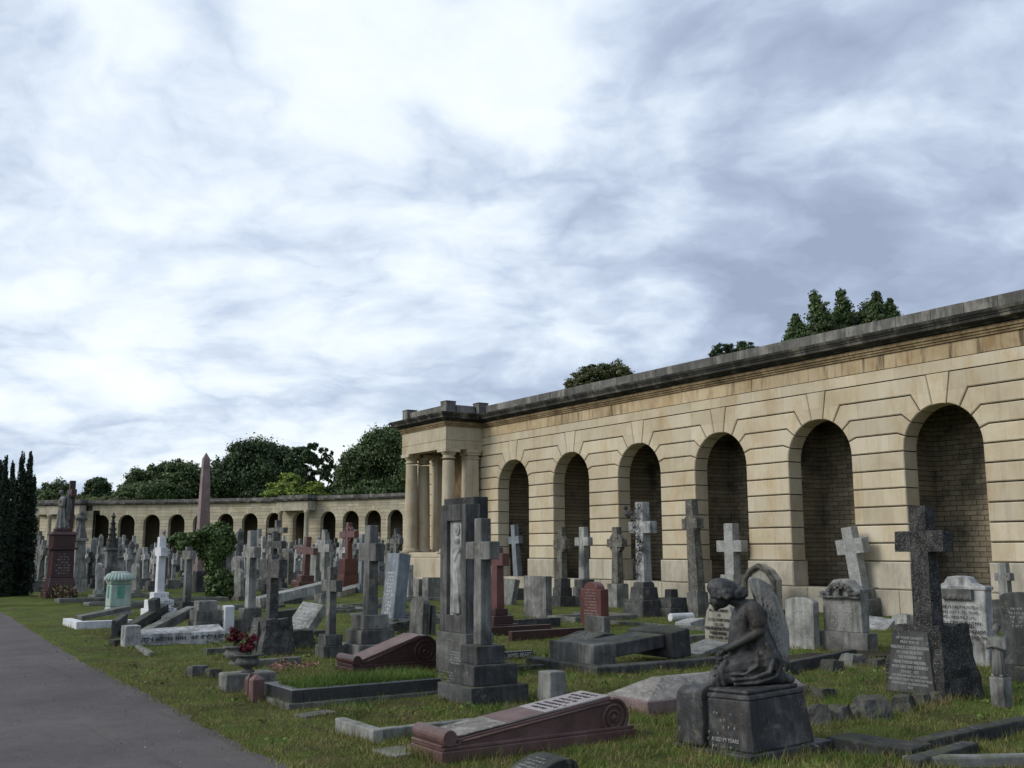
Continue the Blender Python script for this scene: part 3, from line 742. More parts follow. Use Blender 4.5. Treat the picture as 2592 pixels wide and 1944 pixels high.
# porticoes standing forward of the far arcade
def portico(pl_, pr_, ncol, side=False):
    a, b = far_u(pl_), far_u(pr_)
    e = MB(); fbox(e, a-.2, b+.2, -1.3, -.05, 5.75, 6.72); fpart(e, 'portico_entablature', M['limepale'])
    e = MB(); fbox(e, a-.35, b+.35, -1.6, -.05, 6.805, 7.0); fpart(e, 'portico_cornice', M['cornice'])
    e = MB(); fbox(e, a-.1, b+.1, -1.25, -.05, 7.005, 7.38); fpart(e, 'portico_parapet', M['parapet'], .01)
    e = MB(); fbox(e, a-.4, b+.4, -1.5, -.02, -.1, 1.4); fpart(e, 'portico_base', M['limepale'], .02)
    for k in range(ncol):
        u = a+.15+(b-a-.3)*k/(ncol-1); x, y_, _ = fmap(u, -1.05, 0)
        c = MB(); c.lathe([(.3, 1.4), (.3, 1.5), (.27, 1.55), (.21, 5.45), (.26, 5.5), (.3, 5.6), (.3, 5.75)], n=14)
        o = c.build('column', M['limepale'], None, 0, True); o.location = (x-farr.location.x, y_-farr.location.y, 0); o.parent = farr
portico(722, 794, 2); portico(112, 211, 4)

# ------------------------------------------------------------------ trees
def leaf_mesh(name, pts, nrm, size, mat, seed, squash=1.0):
    rg = np.random.default_rng(seed); k = len(pts)
    a = rg.normal(size=(k, 3)); a /= np.linalg.norm(a, axis=1)[:, None]
    nn = nrm+.9*rg.normal(size=(k, 3)); nn /= np.linalg.norm(nn, axis=1)[:, None]
    t = np.cross(a, nn); t /= np.linalg.norm(t, axis=1)[:, None]; b = np.cross(nn, t)
    s = size*rg.uniform(.55, 1.3, k)[:, None]
    V = np.stack([pts-t*s*.5, pts-b*s*.28+nn*s*.08, pts+t*s*.5, pts+b*s*.28+nn*s*.08], 1).reshape(-1, 3)
    me = bpy.data.meshes.new(name)
    me.vertices.add(4*k); me.vertices.foreach_set('co', V.ravel()); me.loops.add(4*k); me.loops.foreach_set('vertex_index', np.arange(4*k, dtype=np.int32))
    me.polygons.add(k); me.polygons.foreach_set('loop_start', np.arange(0, 4*k, 4, dtype=np.int32)); me.polygons.foreach_set('loop_total', np.full(k, 4, dtype=np.int32))
    me.update(); me.materials.append(mat); return me
def clumps(lobes, n, seed, nclump=64, cr=.30, inner=.35):
    """leaf positions on clumps spread over and through ellipsoid lobes"""
    rg = np.random.default_rng(seed); P = []; Q = []
    vol = np.array([max(r)**2 for c, r in lobes]); vol = vol/vol.sum()
    for (c, r), f in zip(lobes, vol):
        c = np.array(c); r = np.array(r); k = max(int(nclump), 8); per = max(int(n*f/k), 4)
        d = rg.normal(size=(k, 3)); d /= np.linalg.norm(d, axis=1)[:, None]
        rad = np.where(rg.random(k) < inner, rg.uniform(.3, .8, k), rg.uniform(.78, 1.0, k))
        cc = c+d*r*rad[:, None]
        for i in range(k):
            q = rg.normal(size=(per, 3)); q /= np.linalg.norm(q, axis=1)[:, None]
            sz = cr*r*rg.uniform(.55, 1.35)
            P.append(cc[i]+q*sz*np.where(rg.random(per) < .14, rg.uniform(1.0, 1.42, per), rg.uniform(.45, 1.0, per))[:, None]); Q.append(q*.8+d[i]*.6)
    return np.concatenate(P), np.concatenate(Q)
def tree(name, label, px, d, lobes_px, n, size, mat, seed, group=None, nclump=64, cr=.30, inner=.35, trunk=.35, cat='tree'):
    base = plan(px, d)
    root = thing(name, label, cat, (base.x, base.y, 0), group)
    lob = []
    R2 = Vector((math.cos(YAW), -math.sin(YAW), 0)); F2 = Vector((math.sin(YAW), math.cos(YAW), 0))
    for (x, y, rx, ry) in lobes_px:
        q = plan(x, d); z = hz(q.x, q.y, y); rr_ = rx*d/F
        off = F2*random.Random(x+seed).uniform(-.4, .4)*rr_
        lob.append(((q.x-base.x+off.x, q.y-base.y+off.y, z), (rr_, rr_, ry*d/F)))
    P, Q = clumps(lob, n, seed, nclump, cr, inner)
    me = leaf_mesh('crown', P, Q, size, mat, seed)
    o = bpy.data.objects.new('crown', me); COL.objects.link(o); o.parent = root
    t = MB(); top = max(l[0][2] for l in lob); mid = lob[0][0]
    t.tube([(0, 0, -.2), (0, 0, top*.35), (mid[0]*.4, mid[1]*.4, top*.6), (mid[0]*.7, mid[1]*.7, top*.85)], [trunk, trunk*.8, trunk*.5, trunk*.15])
    for c, r in lob: t.tube([(0, 0, top*.3), (c[0]*.5, c[1]*.5, (top*.35+c[2])/2), c], [trunk*.45, trunk*.3, trunk*.08], 6)
    t.build('trunk', M['bark'], root)
    return root
GT = 'trees beyond the far arcade'
tree('broadleaf_tree', 'low grey-green tree behind the standing angel statue at the left end of the far arcade', 128, 150, [(128, 1255, 34, 38), (100, 1262, 20, 26), (152, 1250, 22, 26), (185, 1272, 25, 20)], 14000, .34, M['leaf_mid'], 1, GT)
tree('broadleaf_tree', 'small dark round-headed tree standing in the dip of the treeline left of the obelisk', 240, 145, [(240, 1238, 30, 22), (215, 1262, 22, 20), (265, 1262, 22, 18), (245, 1265, 36, 16), (240, 1225, 24, 16)], 16000, .34, M['leaf_dark'], 2, GT)
tree('broadleaf_tree', 'broad dark green tree directly left of the pink obelisk', 410, 140, [(410, 1222, 60, 48), (345, 1240, 48, 38), (470, 1222, 48, 44), (315, 1250, 28, 28), (520, 1240, 34, 40), (374, 1195, 12, 18), (425, 1192, 26, 20), (290, 1268, 26, 16), (365, 1262, 60, 22), (450, 1262, 60, 22), (400, 1250, 90, 30), (445, 1200, 40, 36), (350, 1215, 34, 28)], 80000, .38, M['leaf_mid'], 3, GT)
tree('broadleaf_tree', 'tall very dark domed tree directly right of the pink obelisk', 640, 138, [(640, 1200, 80, 78), (570, 1212, 58, 58), (700, 1205, 52, 66), (535, 1230, 34, 46), (738, 1225, 30, 48), (652, 1148, 44, 28), (560, 1255, 60, 30), (650, 1250, 70, 36), (720, 1255, 50, 30), (610, 1160, 46, 40), (690, 1160, 44, 36)], 95000, .38, M['leaf_dark'], 4, GT)
tree('broadleaf_tree', 'open-branched dark tree with sky showing through behind the yellow-green bush', 785, 134, [(782, 1150, 38, 28), (745, 1165, 32, 30), (815, 1165, 28, 28), (840, 1198, 22, 24), (780, 1200, 40, 34), (850, 1235, 26, 28), (800, 1245, 50, 22), (740, 1245, 40, 26)], 24000, .36, M['leaf_dark'], 5, GT, 26, .2)
tree('shrub_tree', 'bright yellow-green spreading tree rising over the far arcade roof', 735, 122, [(725, 1212, 26, 16), (700, 1232, 32, 16), (742, 1240, 40, 20), (690, 1254, 36, 13), (795, 1232, 26, 13), (785, 1252, 42, 14), (760, 1258, 60, 10)], 20000, .30, M['leaf_lime'], 6, GT, 30, .26)
tree('broadleaf_tree', 'large olive-green tree rising behind the columned pavilion', 960, 128, [(960, 1170, 78, 78), (905, 1190, 52, 62), (1000, 1150, 62, 68), (878, 1225, 36, 40), (985, 1108, 34, 28), (1060, 1180, 60, 80), (925, 1145, 26, 28), (880, 1262, 50, 22), (950, 1250, 80, 34), (1010, 1240, 60, 40), (950, 1120, 36, 30), (895, 1160, 26, 26)], 95000, .36, M['leaf_mid'], 7, GT)
tree('broadleaf_tree', 'low dark thicket of trees above the left end of the far arcade', 205, 132, [(150, 1276, 45, 12), (215, 1274, 50, 12), (285, 1270, 45, 12), (100, 1280, 30, 14), (180, 1268, 40, 14), (250, 1272, 50, 12)], 16000, .34, M['leaf_olive'], 8, GT)
GN = 'trees behind the near arcade'
tree('broadleaf_tree', 'bushy olive tree poking above the middle of the near parapet', 1525, 55, [(1520, 965, 60, 42), (1475, 985, 40, 36), (1565, 955, 42, 40), (1590, 985, 34, 50), (1520, 1040, 80, 60)], 42000, .15, M['leaf_olive'], 9, GN, 60, .2)
tree('broadleaf_tree', 'flat dark treetop just showing over the near parapet', 1880, 58, [(1905, 888, 40, 22), (1845, 892, 34, 22), (1880, 930, 70, 40)], 15000, .16, M['leaf_dark'], 10, GN, 40, .24)
def conifer(px, top, halfw, bottom, d, label, seed):
    halfw *= 1.25
    lob = []; k = 7
    for i in range(k):
        f = i/(k-1); lob.append((px+random.Random(seed+i).uniform(-.12, .12)*halfw, top+12+(bottom-top)*f, max(9, halfw*(.28+.85*f**.75)), (bottom-top)/k*1.0))
    return tree('upright_tree', label, px, d, lob, 20000, .14, M['leaf_mid'], seed, GN, 44, .40, .35, .2)
conifer(2100, 745, 42, 900, 52, 'pointed green tree behind the near parapet with a low side branch, left of its clump', 21)
conifer(2160, 738, 34, 880, 53, 'tallest pointed green tree above the near parapet, in the middle of its clump', 22)
conifer(2252, 742, 30, 860, 52, 'slim pointed green tree above the near parapet, right part of its clump', 23)
conifer(2288, 755, 26, 850, 54, 'low pointed green tree at the right end of the clump over the near parapet', 24)
conifer(2043, 797, 30, 890, 52, 'short pointed green tree at the left end of the clump over the near parapet', 25)
tree('broadleaf_tree', 'low leafy bush joining the pointed trees over the near parapet', 2200, 54, [(2130, 850, 46, 40), (2190, 830, 44, 46), (2225, 810, 34, 40), (2075, 860, 40, 40), (2270, 815, 40, 40), (2160, 900, 100, 50)], 30000, .14, M['leaf_mid'], 26, GN, 44, .26, .35, .2)
# cypresses by the path
def cypress(px, d, spires, label, seed):
    lob = []
    for (x, top, hw) in spires:
        for i in range(12):
            f = i/11; lob.append((x, top+14+(1478-top)*f, hw*(.32+.78*min(1, f*2.4)), (1490-top)/12))
    t = tree('cypress', label, px, d, lob, 110000, .06, M['leaf_cypress'], seed, 'cypresses by the path', 46, .26, .45, .16)
    return t
cypress(50, 39, [(42, 1160, 20), (61, 1158, 22), (76, 1212, 15), (52, 1205, 32), (30, 1230, 22)], 'dark columnar cypress beside the path, nearest the angel statue', 31)
cypress(-8, 38, [(0, 1166, 16), (18, 1180, 15), (-12, 1176, 24), (5, 1230, 26), (-30, 1210, 24)], 'dark columnar cypress cut by the left edge of the photo', 32)

# ------------------------------------------------------------------ grave builders
TOP = 'memorial'
def cross_mesh(mb, dx, dy, z0, z1, span, a0, a1, taper=.8, style='plain', adx=None, armtaper=1.0):
    """upright cross: arms along y. style celtic adds the ring"""
    mb.box(-dx/2, dx/2, -dy/2, dy/2, z0, z1, taper if style != 'celtic' else taper, taper)
    ad = (adx or dx)*.93/2
    def wy(z): return dy/2*(1+(taper-1)*(z-z0)/(z1-z0))
    w = wy((a0+a1)/2)*.97; h = (a1-a0)/2; zc = (a0+a1)/2
    for s in (-1, 1):
        y0, y1 = w*s, span/2*s
        mb.hexa([(-ad, y0, zc-h*armtaper), (ad, y0, zc-h*armtaper), (ad, y1, zc-h), (-ad, y1, zc-h), (-ad, y0, zc+h*armtaper), (ad, y0, zc+h*armtaper), (ad, y1, zc+h), (-ad, y1, zc+h)])
    if style == 'celtic':
        r = min(span*.37, (z1-zc)*.66); t = h*.30; n = 28; ax = ad*.72
        for q in range(4):
            pts = [PI/2*q+PI/2*k/8 for k in range(9)]
            V = []
            for a in pts:
                for rr_ in (r-t, r+t):
                    for xx in (-ax, ax): V.append((xx, rr_*math.cos(a), zc+rr_*math.sin(a)))
            Fs = []
            for k in range(8):
                b = 4*k; c = b+4
                Fs += [(b, b+1, c+1, c), (b+2, c+2, c+3, b+3), (b, c, c+2, b+2), (b+1, b+3, c+3, c+1)]
            mb.add(V, Fs+[(0, 1, 3, 2), (32, 33, 35, 34)])

def wear(o, amt=.005, seed=0):
    roughen(o, amt, 6, seed, 3); return o
WORN = None
def is_worn(m): return m in (M['grey'], M['pale'], M['dark'], M['kerb'], M['lichen'], M['whitestained'], M['rough2'], M['lgranite'])
def crossP(label, bottom, tiers, shaft, arms, mat, style='plain', group=None, lean=(0, 0), bm=None, k=1.0, st_k=.8, taper=.82, name='stone_cross', cat='cross', tmat=None, bev=.012, ins=None, twist=0, ttaper=1.0, d=None):
    """all numbers are photo columns/rows; turned into metres at the foot of the cross"""
    l, r, py = bottom
    X, Y, dx, dy = foot(l, r, py, k)
    cx, cy = X+dx/2, Y+dy/2
    ph = phi((l+r)/2); dep = depth(cx, cy); mpp = dep/F
    root = thing(name, label, cat, (cx, cy, 0), group, (lean[0], lean[1], twist))
    def size(w, kk): return w*mpp/(math.sin(ph)+kk*math.cos(ph))
    z = -.06; tm = tmat or mat
    for i, (tl, tr, ty) in enumerate(tiers):
        s = size(tr-tl, k); z1 = hz(cx-s*k/2, cy-s/2, ty)
        mb = MB(); mb.box(-s*k/2, s*k/2, -s/2, s/2, z, z1, ttaper, ttaper); o = mb.build('base_step', tm, root, bev); z = z1-.001
        if is_worn(tm): wear(o, .006, i+int(l))
    if shaft:
        sl_, sr, sy = shaft
        s = size(sr-sl_, st_k); z1 = hz(cx, cy, sy)
        al, ar, a_t, a_b = arms
        za1 = hz(cx, cy, a_t); za0 = hz(cx, cy, a_b)
        span = max(((ar-al)*mpp-s*st_k*math.cos(ph))/math.sin(ph), s*1.6)
        mb = MB(); cross_mesh(mb, s*st_k, s, z, z1, span, za0, za1, taper, style)
        o = mb.build('cross', mat, root, bev*.8)
        if is_worn(mat) and style == 'plain': roughen(o, .005, 5, int(l), 2)
    return root

def slabP(label, l, r, py, ytop, k, shape, mat, group=None, lean=(0, 0), base=None, ins=None, ins_mat=None, cat='headstone', name='headstone', seed=0, twist=0, rows=8, bev=.012, text=None, cap=None, basemat=None, insz=(.22, .85), insw=.72, letter=None):
    X, Y, dx, dy = foot(l, r, py, k)
    H = hz(X, Y, ytop); cx, cy = X+dx/2, Y+dy/2
    root = thing(name, label, cat, (cx, cy, 0), group, (lean[0], lean[1], twist))
    z0 = -.06
    if base:      # wider foot: (columns, row of its top)
        bl, br, bt = base
        s = (br-bl)/(r-l); zb = hz(X, Y, bt)
        mb = MB(); mb.box(-dx*.5*max(s, 1.35), dx*.5*max(s, 1.35), -dy/2*s, dy/2*s, -.06, zb); mb.build('base', basemat or mat, root, bev); z0 = zb
    w = dy/2; p = []
    if shape == 'flat': p = [(-w, H), (w, H)]
    elif shape == 'round': p = [(w*math.cos(PI*(1-i/12)), H-w*.55+w*.55*math.sin(PI*i/12)) for i in range(13)]
    elif shape == 'segment': p = [(w*math.cos(PI*(1-i/10)), H-w*.28+w*.28*math.sin(PI*i/10)) for i in range(11)]
    elif shape == 'shoulder':
        a = w*.66; p = [(-w, H-a*.62), (-a-.01, H-a*.62)]+[(a*math.cos(PI*(1-i/12)), H-a*.66+a*.66*math.sin(PI*i/12)) for i in range(13)]+[(a+.01, H-a*.62), (w, H-a*.62)]
    elif shape == 'gothic': p = [(-w, H-w*.75), (-w*.6, H-w*.3), (0, H), (w*.6, H-w*.3), (w, H-w*.75)]
    elif shape == 'pediment': p = [(-w, H-w*.42), (-w*.82, H-w*.42), (-w*.7, H-w*.34), (-w*.38, H-w*.06), (0, H), (w*.38, H-w*.06), (w*.7, H-w*.34), (w*.82, H-w*.42), (w, H-w*.42)]
    elif shape == 'ogee': p = [(-w, H-w*.32), (-w*.75, H-w*.32), (-w*.55, H-w*.24), (-w*.4, H-w*.04), (-w*.1, H), (w*.1, H), (w*.4, H-w*.04), (w*.55, H-w*.24), (w*.75, H-w*.32), (w, H-w*.32)]
    elif shape == 'ragged':
        rg = random.Random(seed+4); p = [(-w*.98, H*.35), (-w*.86, H*.66), (-w*.72, H*.86), (-w*.42, H*.97), (0, H), (w*.3, H*.97), (w*.62, H*.9), (w*.85, H*.74), (w, H*.4)]
    poly = [(-w, z0)]+p+[(w, z0)]
    mb = MB(); mb.prism(poly, 'x', -dx/2, dx/2); o = mb.build('slab', mat, root, bev)
    if is_worn(mat) and shape in ('flat', 'gothic', 'round') and not ins_mat and not text: roughen(o, .006, 5, int(l), 2)
    if cap:       # moulded capping board under the top
        mb = MB(); mb.box(-dx*.62, dx*.62, -w*1.06, w*1.06, H-w*cap-.05, H-w*cap); mb.build('cap_moulding', mat, root, .01)
    if text: text_part(text, letter or .05, M[ins_mat or 'letter_dark'], root, (-dx/2-.001, 0, z0+(H-z0)*insz[1]), FX, FZ, width=None)
    elif ins_mat: worn_lines(rows, dy*insw, (H-z0)*(insz[1]-insz[0]), M[ins_mat], root, (-dx/2-.001, 0, z0+(H-z0)*insz[1]), FX, FZ, seed, letter)
    return root

def boxP(name, label, cat, l, r, py, ytop, k, mat, group=None, taper=1.0, part='block', bev=.015, rough=0, twist=0, lean=(0, 0), seed=0):
    X, Y, dx, dy = foot(l, r, py, k); H = hz(X, Y, ytop)
    mb = MB(); mb.box(-dx/2, dx/2, -dy/2, dy/2, -.06, H, taper, taper)
    o = mb.build(name, mat, None, bev); o.location = (X+dx/2, Y+dy/2, 0); o.rotation_euler = (lean[0], lean[1], twist)
    if rough or is_worn(mat): roughen(o, rough or .007, 4, seed, 3)
    return tag(o, label, cat, group)
def kst(o, mat):
    if is_worn(mat): roughen(o, .008, 3, len(COL.objects), 5)
def kerbR(label, x0, x1, y0, y1, h, w_, mat, group=None, sides='nesw', bev=.012, post=0, fill=None, name='grave_border', lift=0):
    """kerb stones round a plot; sides: n = far y, s = near y, w = path side, e = wall side"""
    root = thing(name, label, 'grave border', ((x0+x1)/2, (y0+y1)/2, 0), group)
    cx, cy = (x0+x1)/2, (y0+y1)/2
    for s in sides:
        mb = MB()
        if s == 'w': mb.box(x0-cx, x0-cx+w_, y0-cy, y1-cy, -.06, h)
        if s == 'e': mb.box(x1-cx-w_, x1-cx, y0-cy, y1-cy, -.06, h)
        if s == 's': mb.box(x0-cx+(w_+.003 if 'w' in sides else 0), x1-cx-(w_+.003 if 'e' in sides else 0), y0-cy, y0-cy+w_, -.06, h)
        if s == 'n': mb.box(x0-cx+(w_+.003 if 'w' in sides else 0), x1-cx-(w_+.003 if 'e' in sides else 0), y1-cy-w_, y1-cy, -.06, h)
        kst(mb.build('edging_stone', mat, root, bev), mat)
    if post:
        for (px_, py_) in ((x0, y0), (x0, y1)):
            mb = MB(); mb.box(px_-cx-.06, px_-cx+.16, py_-cy-.08, py_-cy+.14, -.06, h+post); mb.build('corner_post', mat, root, bev)
    if fill:
        mb = MB(); mb.box(x0-cx+w_, x1-cx-w_, y0-cy+w_, y1-cy-w_, -.05, h*.75); mb.build('bed', fill, root)
    return root
def kerbP(label, c, l, r, h, w_, mat, **kw):
    """near-left corner at pixel c, far corner of the path side at column l, wall-side end at column r"""
    g = G(*c); y1 = solve_y(l, g.x); x1 = solve_x(r, g.y)
    return kerbR(label, g.x, x1, g.y, y1, h, w_, mat, **kw)

def scroll_tomb(label, x0, y0, Lx, Wy, H, mat, topmat, group=None, panels=True, mir=False):
    """sloping desk tomb: low roll at the path end, scroll volute at the wall end"""
    root = thing('scroll_tomb', label, 'tomb', (x0, y0, 0), group)
    r = H*.47; zc = H-r; xs = Lx-r*1.02
    mb = MB(); mb.box(0, Lx+.04, -.015, Wy+.015, -.06, .085); mb.box(.02, Lx+.03, -.005, Wy+.005, .085, .115); mb.build('plinth', mat, root, .008)
    # wedge body: rises from low end, wraps over the volute
    gx, gz = .17-xs, .165-zc; dist = math.hypot(gx, gz); a0 = math.atan2(gz, gx); a0 = (a0 if a0 > 0 else a0+2*PI)-math.acos(min(.999, r/dist))
    arcp = [(xs+r*math.cos(a0-i*(a0+math.radians(88))/14), zc+r*math.sin(a0-i*(a0+math.radians(88))/14)) for i in range(15)]
    poly = [(.16, .116), (.17, .165)]+arcp
    mb = MB(); mb.prism(poly, 'y', .02, Wy-.02); wdg = mb.build('wedge', mat, root, .006)
    # writing slab lying on the slope
    p0 = Vector((.18, 0, .172)); p1 = Vector((xs+r*math.cos(a0), 0, zc+r*math.sin(a0))); d = (p1-p0).normalized(); n = Vector((-d.z, 0, d.x))
    mb = MB(); q0, q1 = p0+n*.002, p1+n*.002
    mb.prism([(q0.x, q0.z), (q1.x, q1.z), ((q1+n*.012).x, (q1+n*.012).z), ((q0+n*.012).x, (q0+n*.012).z)], 'y', .035, Wy-.035)
    mb.build('sloping_top', topmat, root, .003)
    mb = MB()
    for i in range(0, 17):
        a = 2*PI*i/16
    rr_ = .062; zr = .115+rr_
    mb.prism([(.075+rr_*math.cos(2*PI*i/20), zr+rr_*math.sin(2*PI*i/20)) for i in range(20)], 'y', -.012, Wy+.012); mb.build('end_roll', mat, root, .004)
    mb = MB(); mb.box(0, .16, 0, Wy, .116, .13); mb.build('roll_seat', mat, root, .004)
    # volute relief on both cheeks
    for yy, s in ((.02, -1), (Wy-.02, 1)):
        pts = []; rad = []
        for i in range(90):
            t_ = i/89; a = math.radians(100)-t_*2*PI*2.75; q = r*(.93-.80*t_)
            pts.append((xs+q*math.cos(a), yy+s*.002, zc+q*math.sin(a))); rad.append(.017*(1-.45*t_))
        mb = MB(); mb.tube(pts, rad, 6); mb.ell((xs, yy, zc), (.03, .02, .03)); mb.build('volute', mat, wdg, 0, True)
        mb = MB(); mb.tube([(p0.x+.02, yy+s*.001, p0.z-.03), (p1.x-.02, yy+s*.001, p1.z-.035)], .011, 6); mb.build('rib', mat, wdg, 0, True)
    return root, p0, p1, d, n

# ------------------------------------------------------------------ foreground graves
# red scroll tomb at the front
g = G(1116, 1934); xE = solve_x(1598, g.y)
SX0, SY0 = g.x, g.y
Hs = hz(xE-.25, SY0, 1768)
st1, p0, p1, d, n = scroll_tomb('red granite scroll tomb at the front, its pale sloping top carrying dark lettering', SX0, SY0, xE-SX0, .48, Hs, M['redmatt'], M['pinkstone'])
o = MB(); a, b = p0+(p1-p0)*.55+n*.0145, p0+(p1-p0)*.995+n*.0145
o.prism([(a.x, a.z), (b.x, b.z), ((b+n*.003).x, (b+n*.003).z), ((a+n*.003).x, (a+n*.003).z)], 'y', .04, .44); ppn = o.build('polished_panel', M['pinkpol'], st1)
o = MB(); a, b = p0+(p1-p0)*.30+n*.0145, p0+(p1-p0)*.545+n*.0145
o.prism([(a.x, a.z), (b.x, b.z), ((b+n*.002).x, (b+n*.002).z), ((a+n*.002).x, (a+n*.002).z)], 'y', .04, .44); o.build('middle_panel', M['redmatt'], st1)
worn_lines(8, .34, (p1-p0).length*.40, M['letter_dark'], ppn, tuple(p0+(p1-p0)*.97+n*.0185+Vector((0, .24, 0))), (0, -1, 0), tuple(d), 3, .03, keep=.95)

# second scroll tomb behind the cross
g = G(890, 1709); xE2 = solve_x(1112, g.y); H2 = hz(xE2-.3, g.y, 1608)
scroll_tomb('dark red granite scroll tomb lying behind the tall grey stepped cross', g.x, g.y, xE2-g.x, .52, H2, M['maroon'], M['redmatt'])

# tall cross on three steps in the middle
tc_ = crossP('tall grey cross on three dark steps beside the black granite kerb', (1107, 1338, 1793), [(1107, 1338, 1743), (1135, 1312, 1687), (1164, 1278, 1637)], (1193, 1242, 1312), (1172, 1263, 1371, 1416), M['grey'], tmat=M['dark'], st_k=.95, taper=.9)
worn_lines(5, .3, .14, M['letter_pale'], tc_, (-.335, 0, hz(tc_.location.x-.3, tc_.location.y, 1648)), FX, FZ, 8, .016)
worn_lines(5, .4, .15, M['letter_pale'], tc_, (-.44, .02, hz(tc_.location.x-.4, tc_.location.y, 1697)), FX, FZ, 9, .014, keep=.35)

# tall stele with a carved figure behind it
X, Y, dx, dy = foot(1103, 1250, 1716, .55)
stl = thing('relief_stele', 'tall dark upright slab with a worn figure carved on it, behind the tall grey cross', 'memorial', (X+dx/2, Y+dy/2, 0))
zt = hz(X+dx*.5, Y, 1254); zs_ = hz(X, Y, 1274); zb = hz(X, Y, 1606)
xf = X+.05; ya, yb = solve_y(1178, xf)-Y-dy/2, solve_y(1112, xf)-Y-dy/2; xa = xf-X-dx/2
mb = MB(); mb.box(-dx/2, dx/2, -dy/2, dy/2, -.06, zb); mb.build('inscribed_base', M['grey'], stl, .012)
xm = xa+.22
xmw = X+dx/2+xm+.02; yn_ = solve_y(1202, xmw); xr_ = solve_x(1236, yn_); yf_ = solve_y(1124, xmw)
mb = MB(); mb.box(xm+.002, xr_-X-dx/2, yn_-Y-dy/2, yf_-Y-dy/2, zb, zt); mb.build('back_slab', M['dark'], stl, .01)
w_ = yb-ya; ha, hb = zb+(zs_-zb)*.13, zs_-(zs_-zb)*.13; na, nb = ya+w_*.18, ya+w_*.74
mb = MB(); mb.box(xa, xm, nb, yb, zb, zs_); mb.box(xa, xm, ya, na, zb, zs_); mb.box(xa, xm, na+.001, nb-.001, hb, zs_-.001); mb.box(xa, xm, na+.001, nb-.001, zb, ha); mb.build('front_slab', M['stele'], stl, .008)
mb = MB(); mb.box(xa+.055, xm-.01, na-.01, nb+.01, ha-.01, hb+.01); mb.build('relief_ground', M['whitestained'], stl)
fg = MB(); hh = hb-ha; c_ = (na+nb)/2; wf = (nb-na)*.5; xg = xa+.06
def fe_(y_, z_, ry, rz, rx=.045): fg.ell((xg, c_+y_*wf, ha+z_*hh), (rx, ry*wf, rz*hh))
fe_(0, .90, .26, .052); fe_(0, .62, .50, .16); fe_(0, .42, .62, .22); fe_(0, .2, .60, .22); fe_(-.35, .5, .22, .26, .035); fe_(.35, .5, .22, .26, .035); fe_(0, .78, .38, .05)
fg.cap((xg-.02, c_+.36*wf, ha+.68*hh), (xg-.045, c_, ha+.58*hh), .028, .02); fg.cap((xg-.02, c_-.36*wf, ha+.68*hh), (xg-.045, c_, ha+.58*hh), .028, .02)
for q in (-.5, -.25, 0, .25, .5): fg.cap((xg-.03, c_+q*wf, ha+.03*hh), (xg-.03, c_+q*wf*.55, ha+.5*hh), .022, .014)
fg.tube([(xg-.012, c_+math.cos(a_)*.36*wf, ha+.905*hh+math.sin(a_)*.36*wf) for a_ in [k*2*PI/14 for k in range(15)]], .014, 6)
sculpt(fg, 'carved_figure', M['whitestained'], stl, .011)
worn_lines(7, dy*.8, zb*.6, M['letter_pale'], stl, (-dx/2-.001, 0, zb*.85), FX, FZ, 4, .014, keep=.5)

# polished black kerb with long grass
g = G(738, 1793); kx1 = solve_x(1118, g.y); ky1 = solve_y(664, g.x)
KH = hz(g.x, g.y, 1748)
KB = (g.x, kx1, g.y, ky1)
kerbR('polished dark granite kerb filled with lush green grass', g.x, kx1, g.y, ky1, KH, .13, M['black'], sides='wsn', bev=.006, name='grave_border')
kbo = [o for o in COL.objects if o.get('label', '').startswith('polished dark granite kerb')][0]
mb = MB(); mb.box(g.x+.131-kbo.location.x, kx1-kbo.location.x, g.y+.131-kbo.location.y, ky1-.131-kbo.location.y, -.05, KH-.055); mb.build('planted_bed', M['lawn'], kbo)
mb = MB(); mb.box(g.x-.05, kx1, g.y-.05, ky1+.1, -.06, .05)
tag(mb.build('grave_footing', M['kerb'], None, .01), 'low mossy concrete footing under the polished dark granite kerb', 'footing')
# pink posts
for (l, r, py, yt, lb) in ((628, 668, 1779, 1706, 'pink granite post with a pyramid top, nearer of the two beside the dark kerb corner'), (617, 648, 1766, 1704, 'pink granite post with a pyramid top, farther of the two behind its twin')):
    X, Y, dx, dy = foot(l, r, py, .9); H = hz(X, Y, yt)
    mb = MB(); mb.box(-dx/2, dx/2, -dy/2, dy/2, -.06, H-.07); mb.box(-dx/2, dx/2, -dy/2, dy/2, H-.069, H, .05, .05)
    o = mb.build('granite_post', M['pink'] if False else M['redmatt'], None, .004); o.location = (X+dx/2, Y+dy/2, 0); tag(o, lb, 'post', 'pink granite kerb posts')
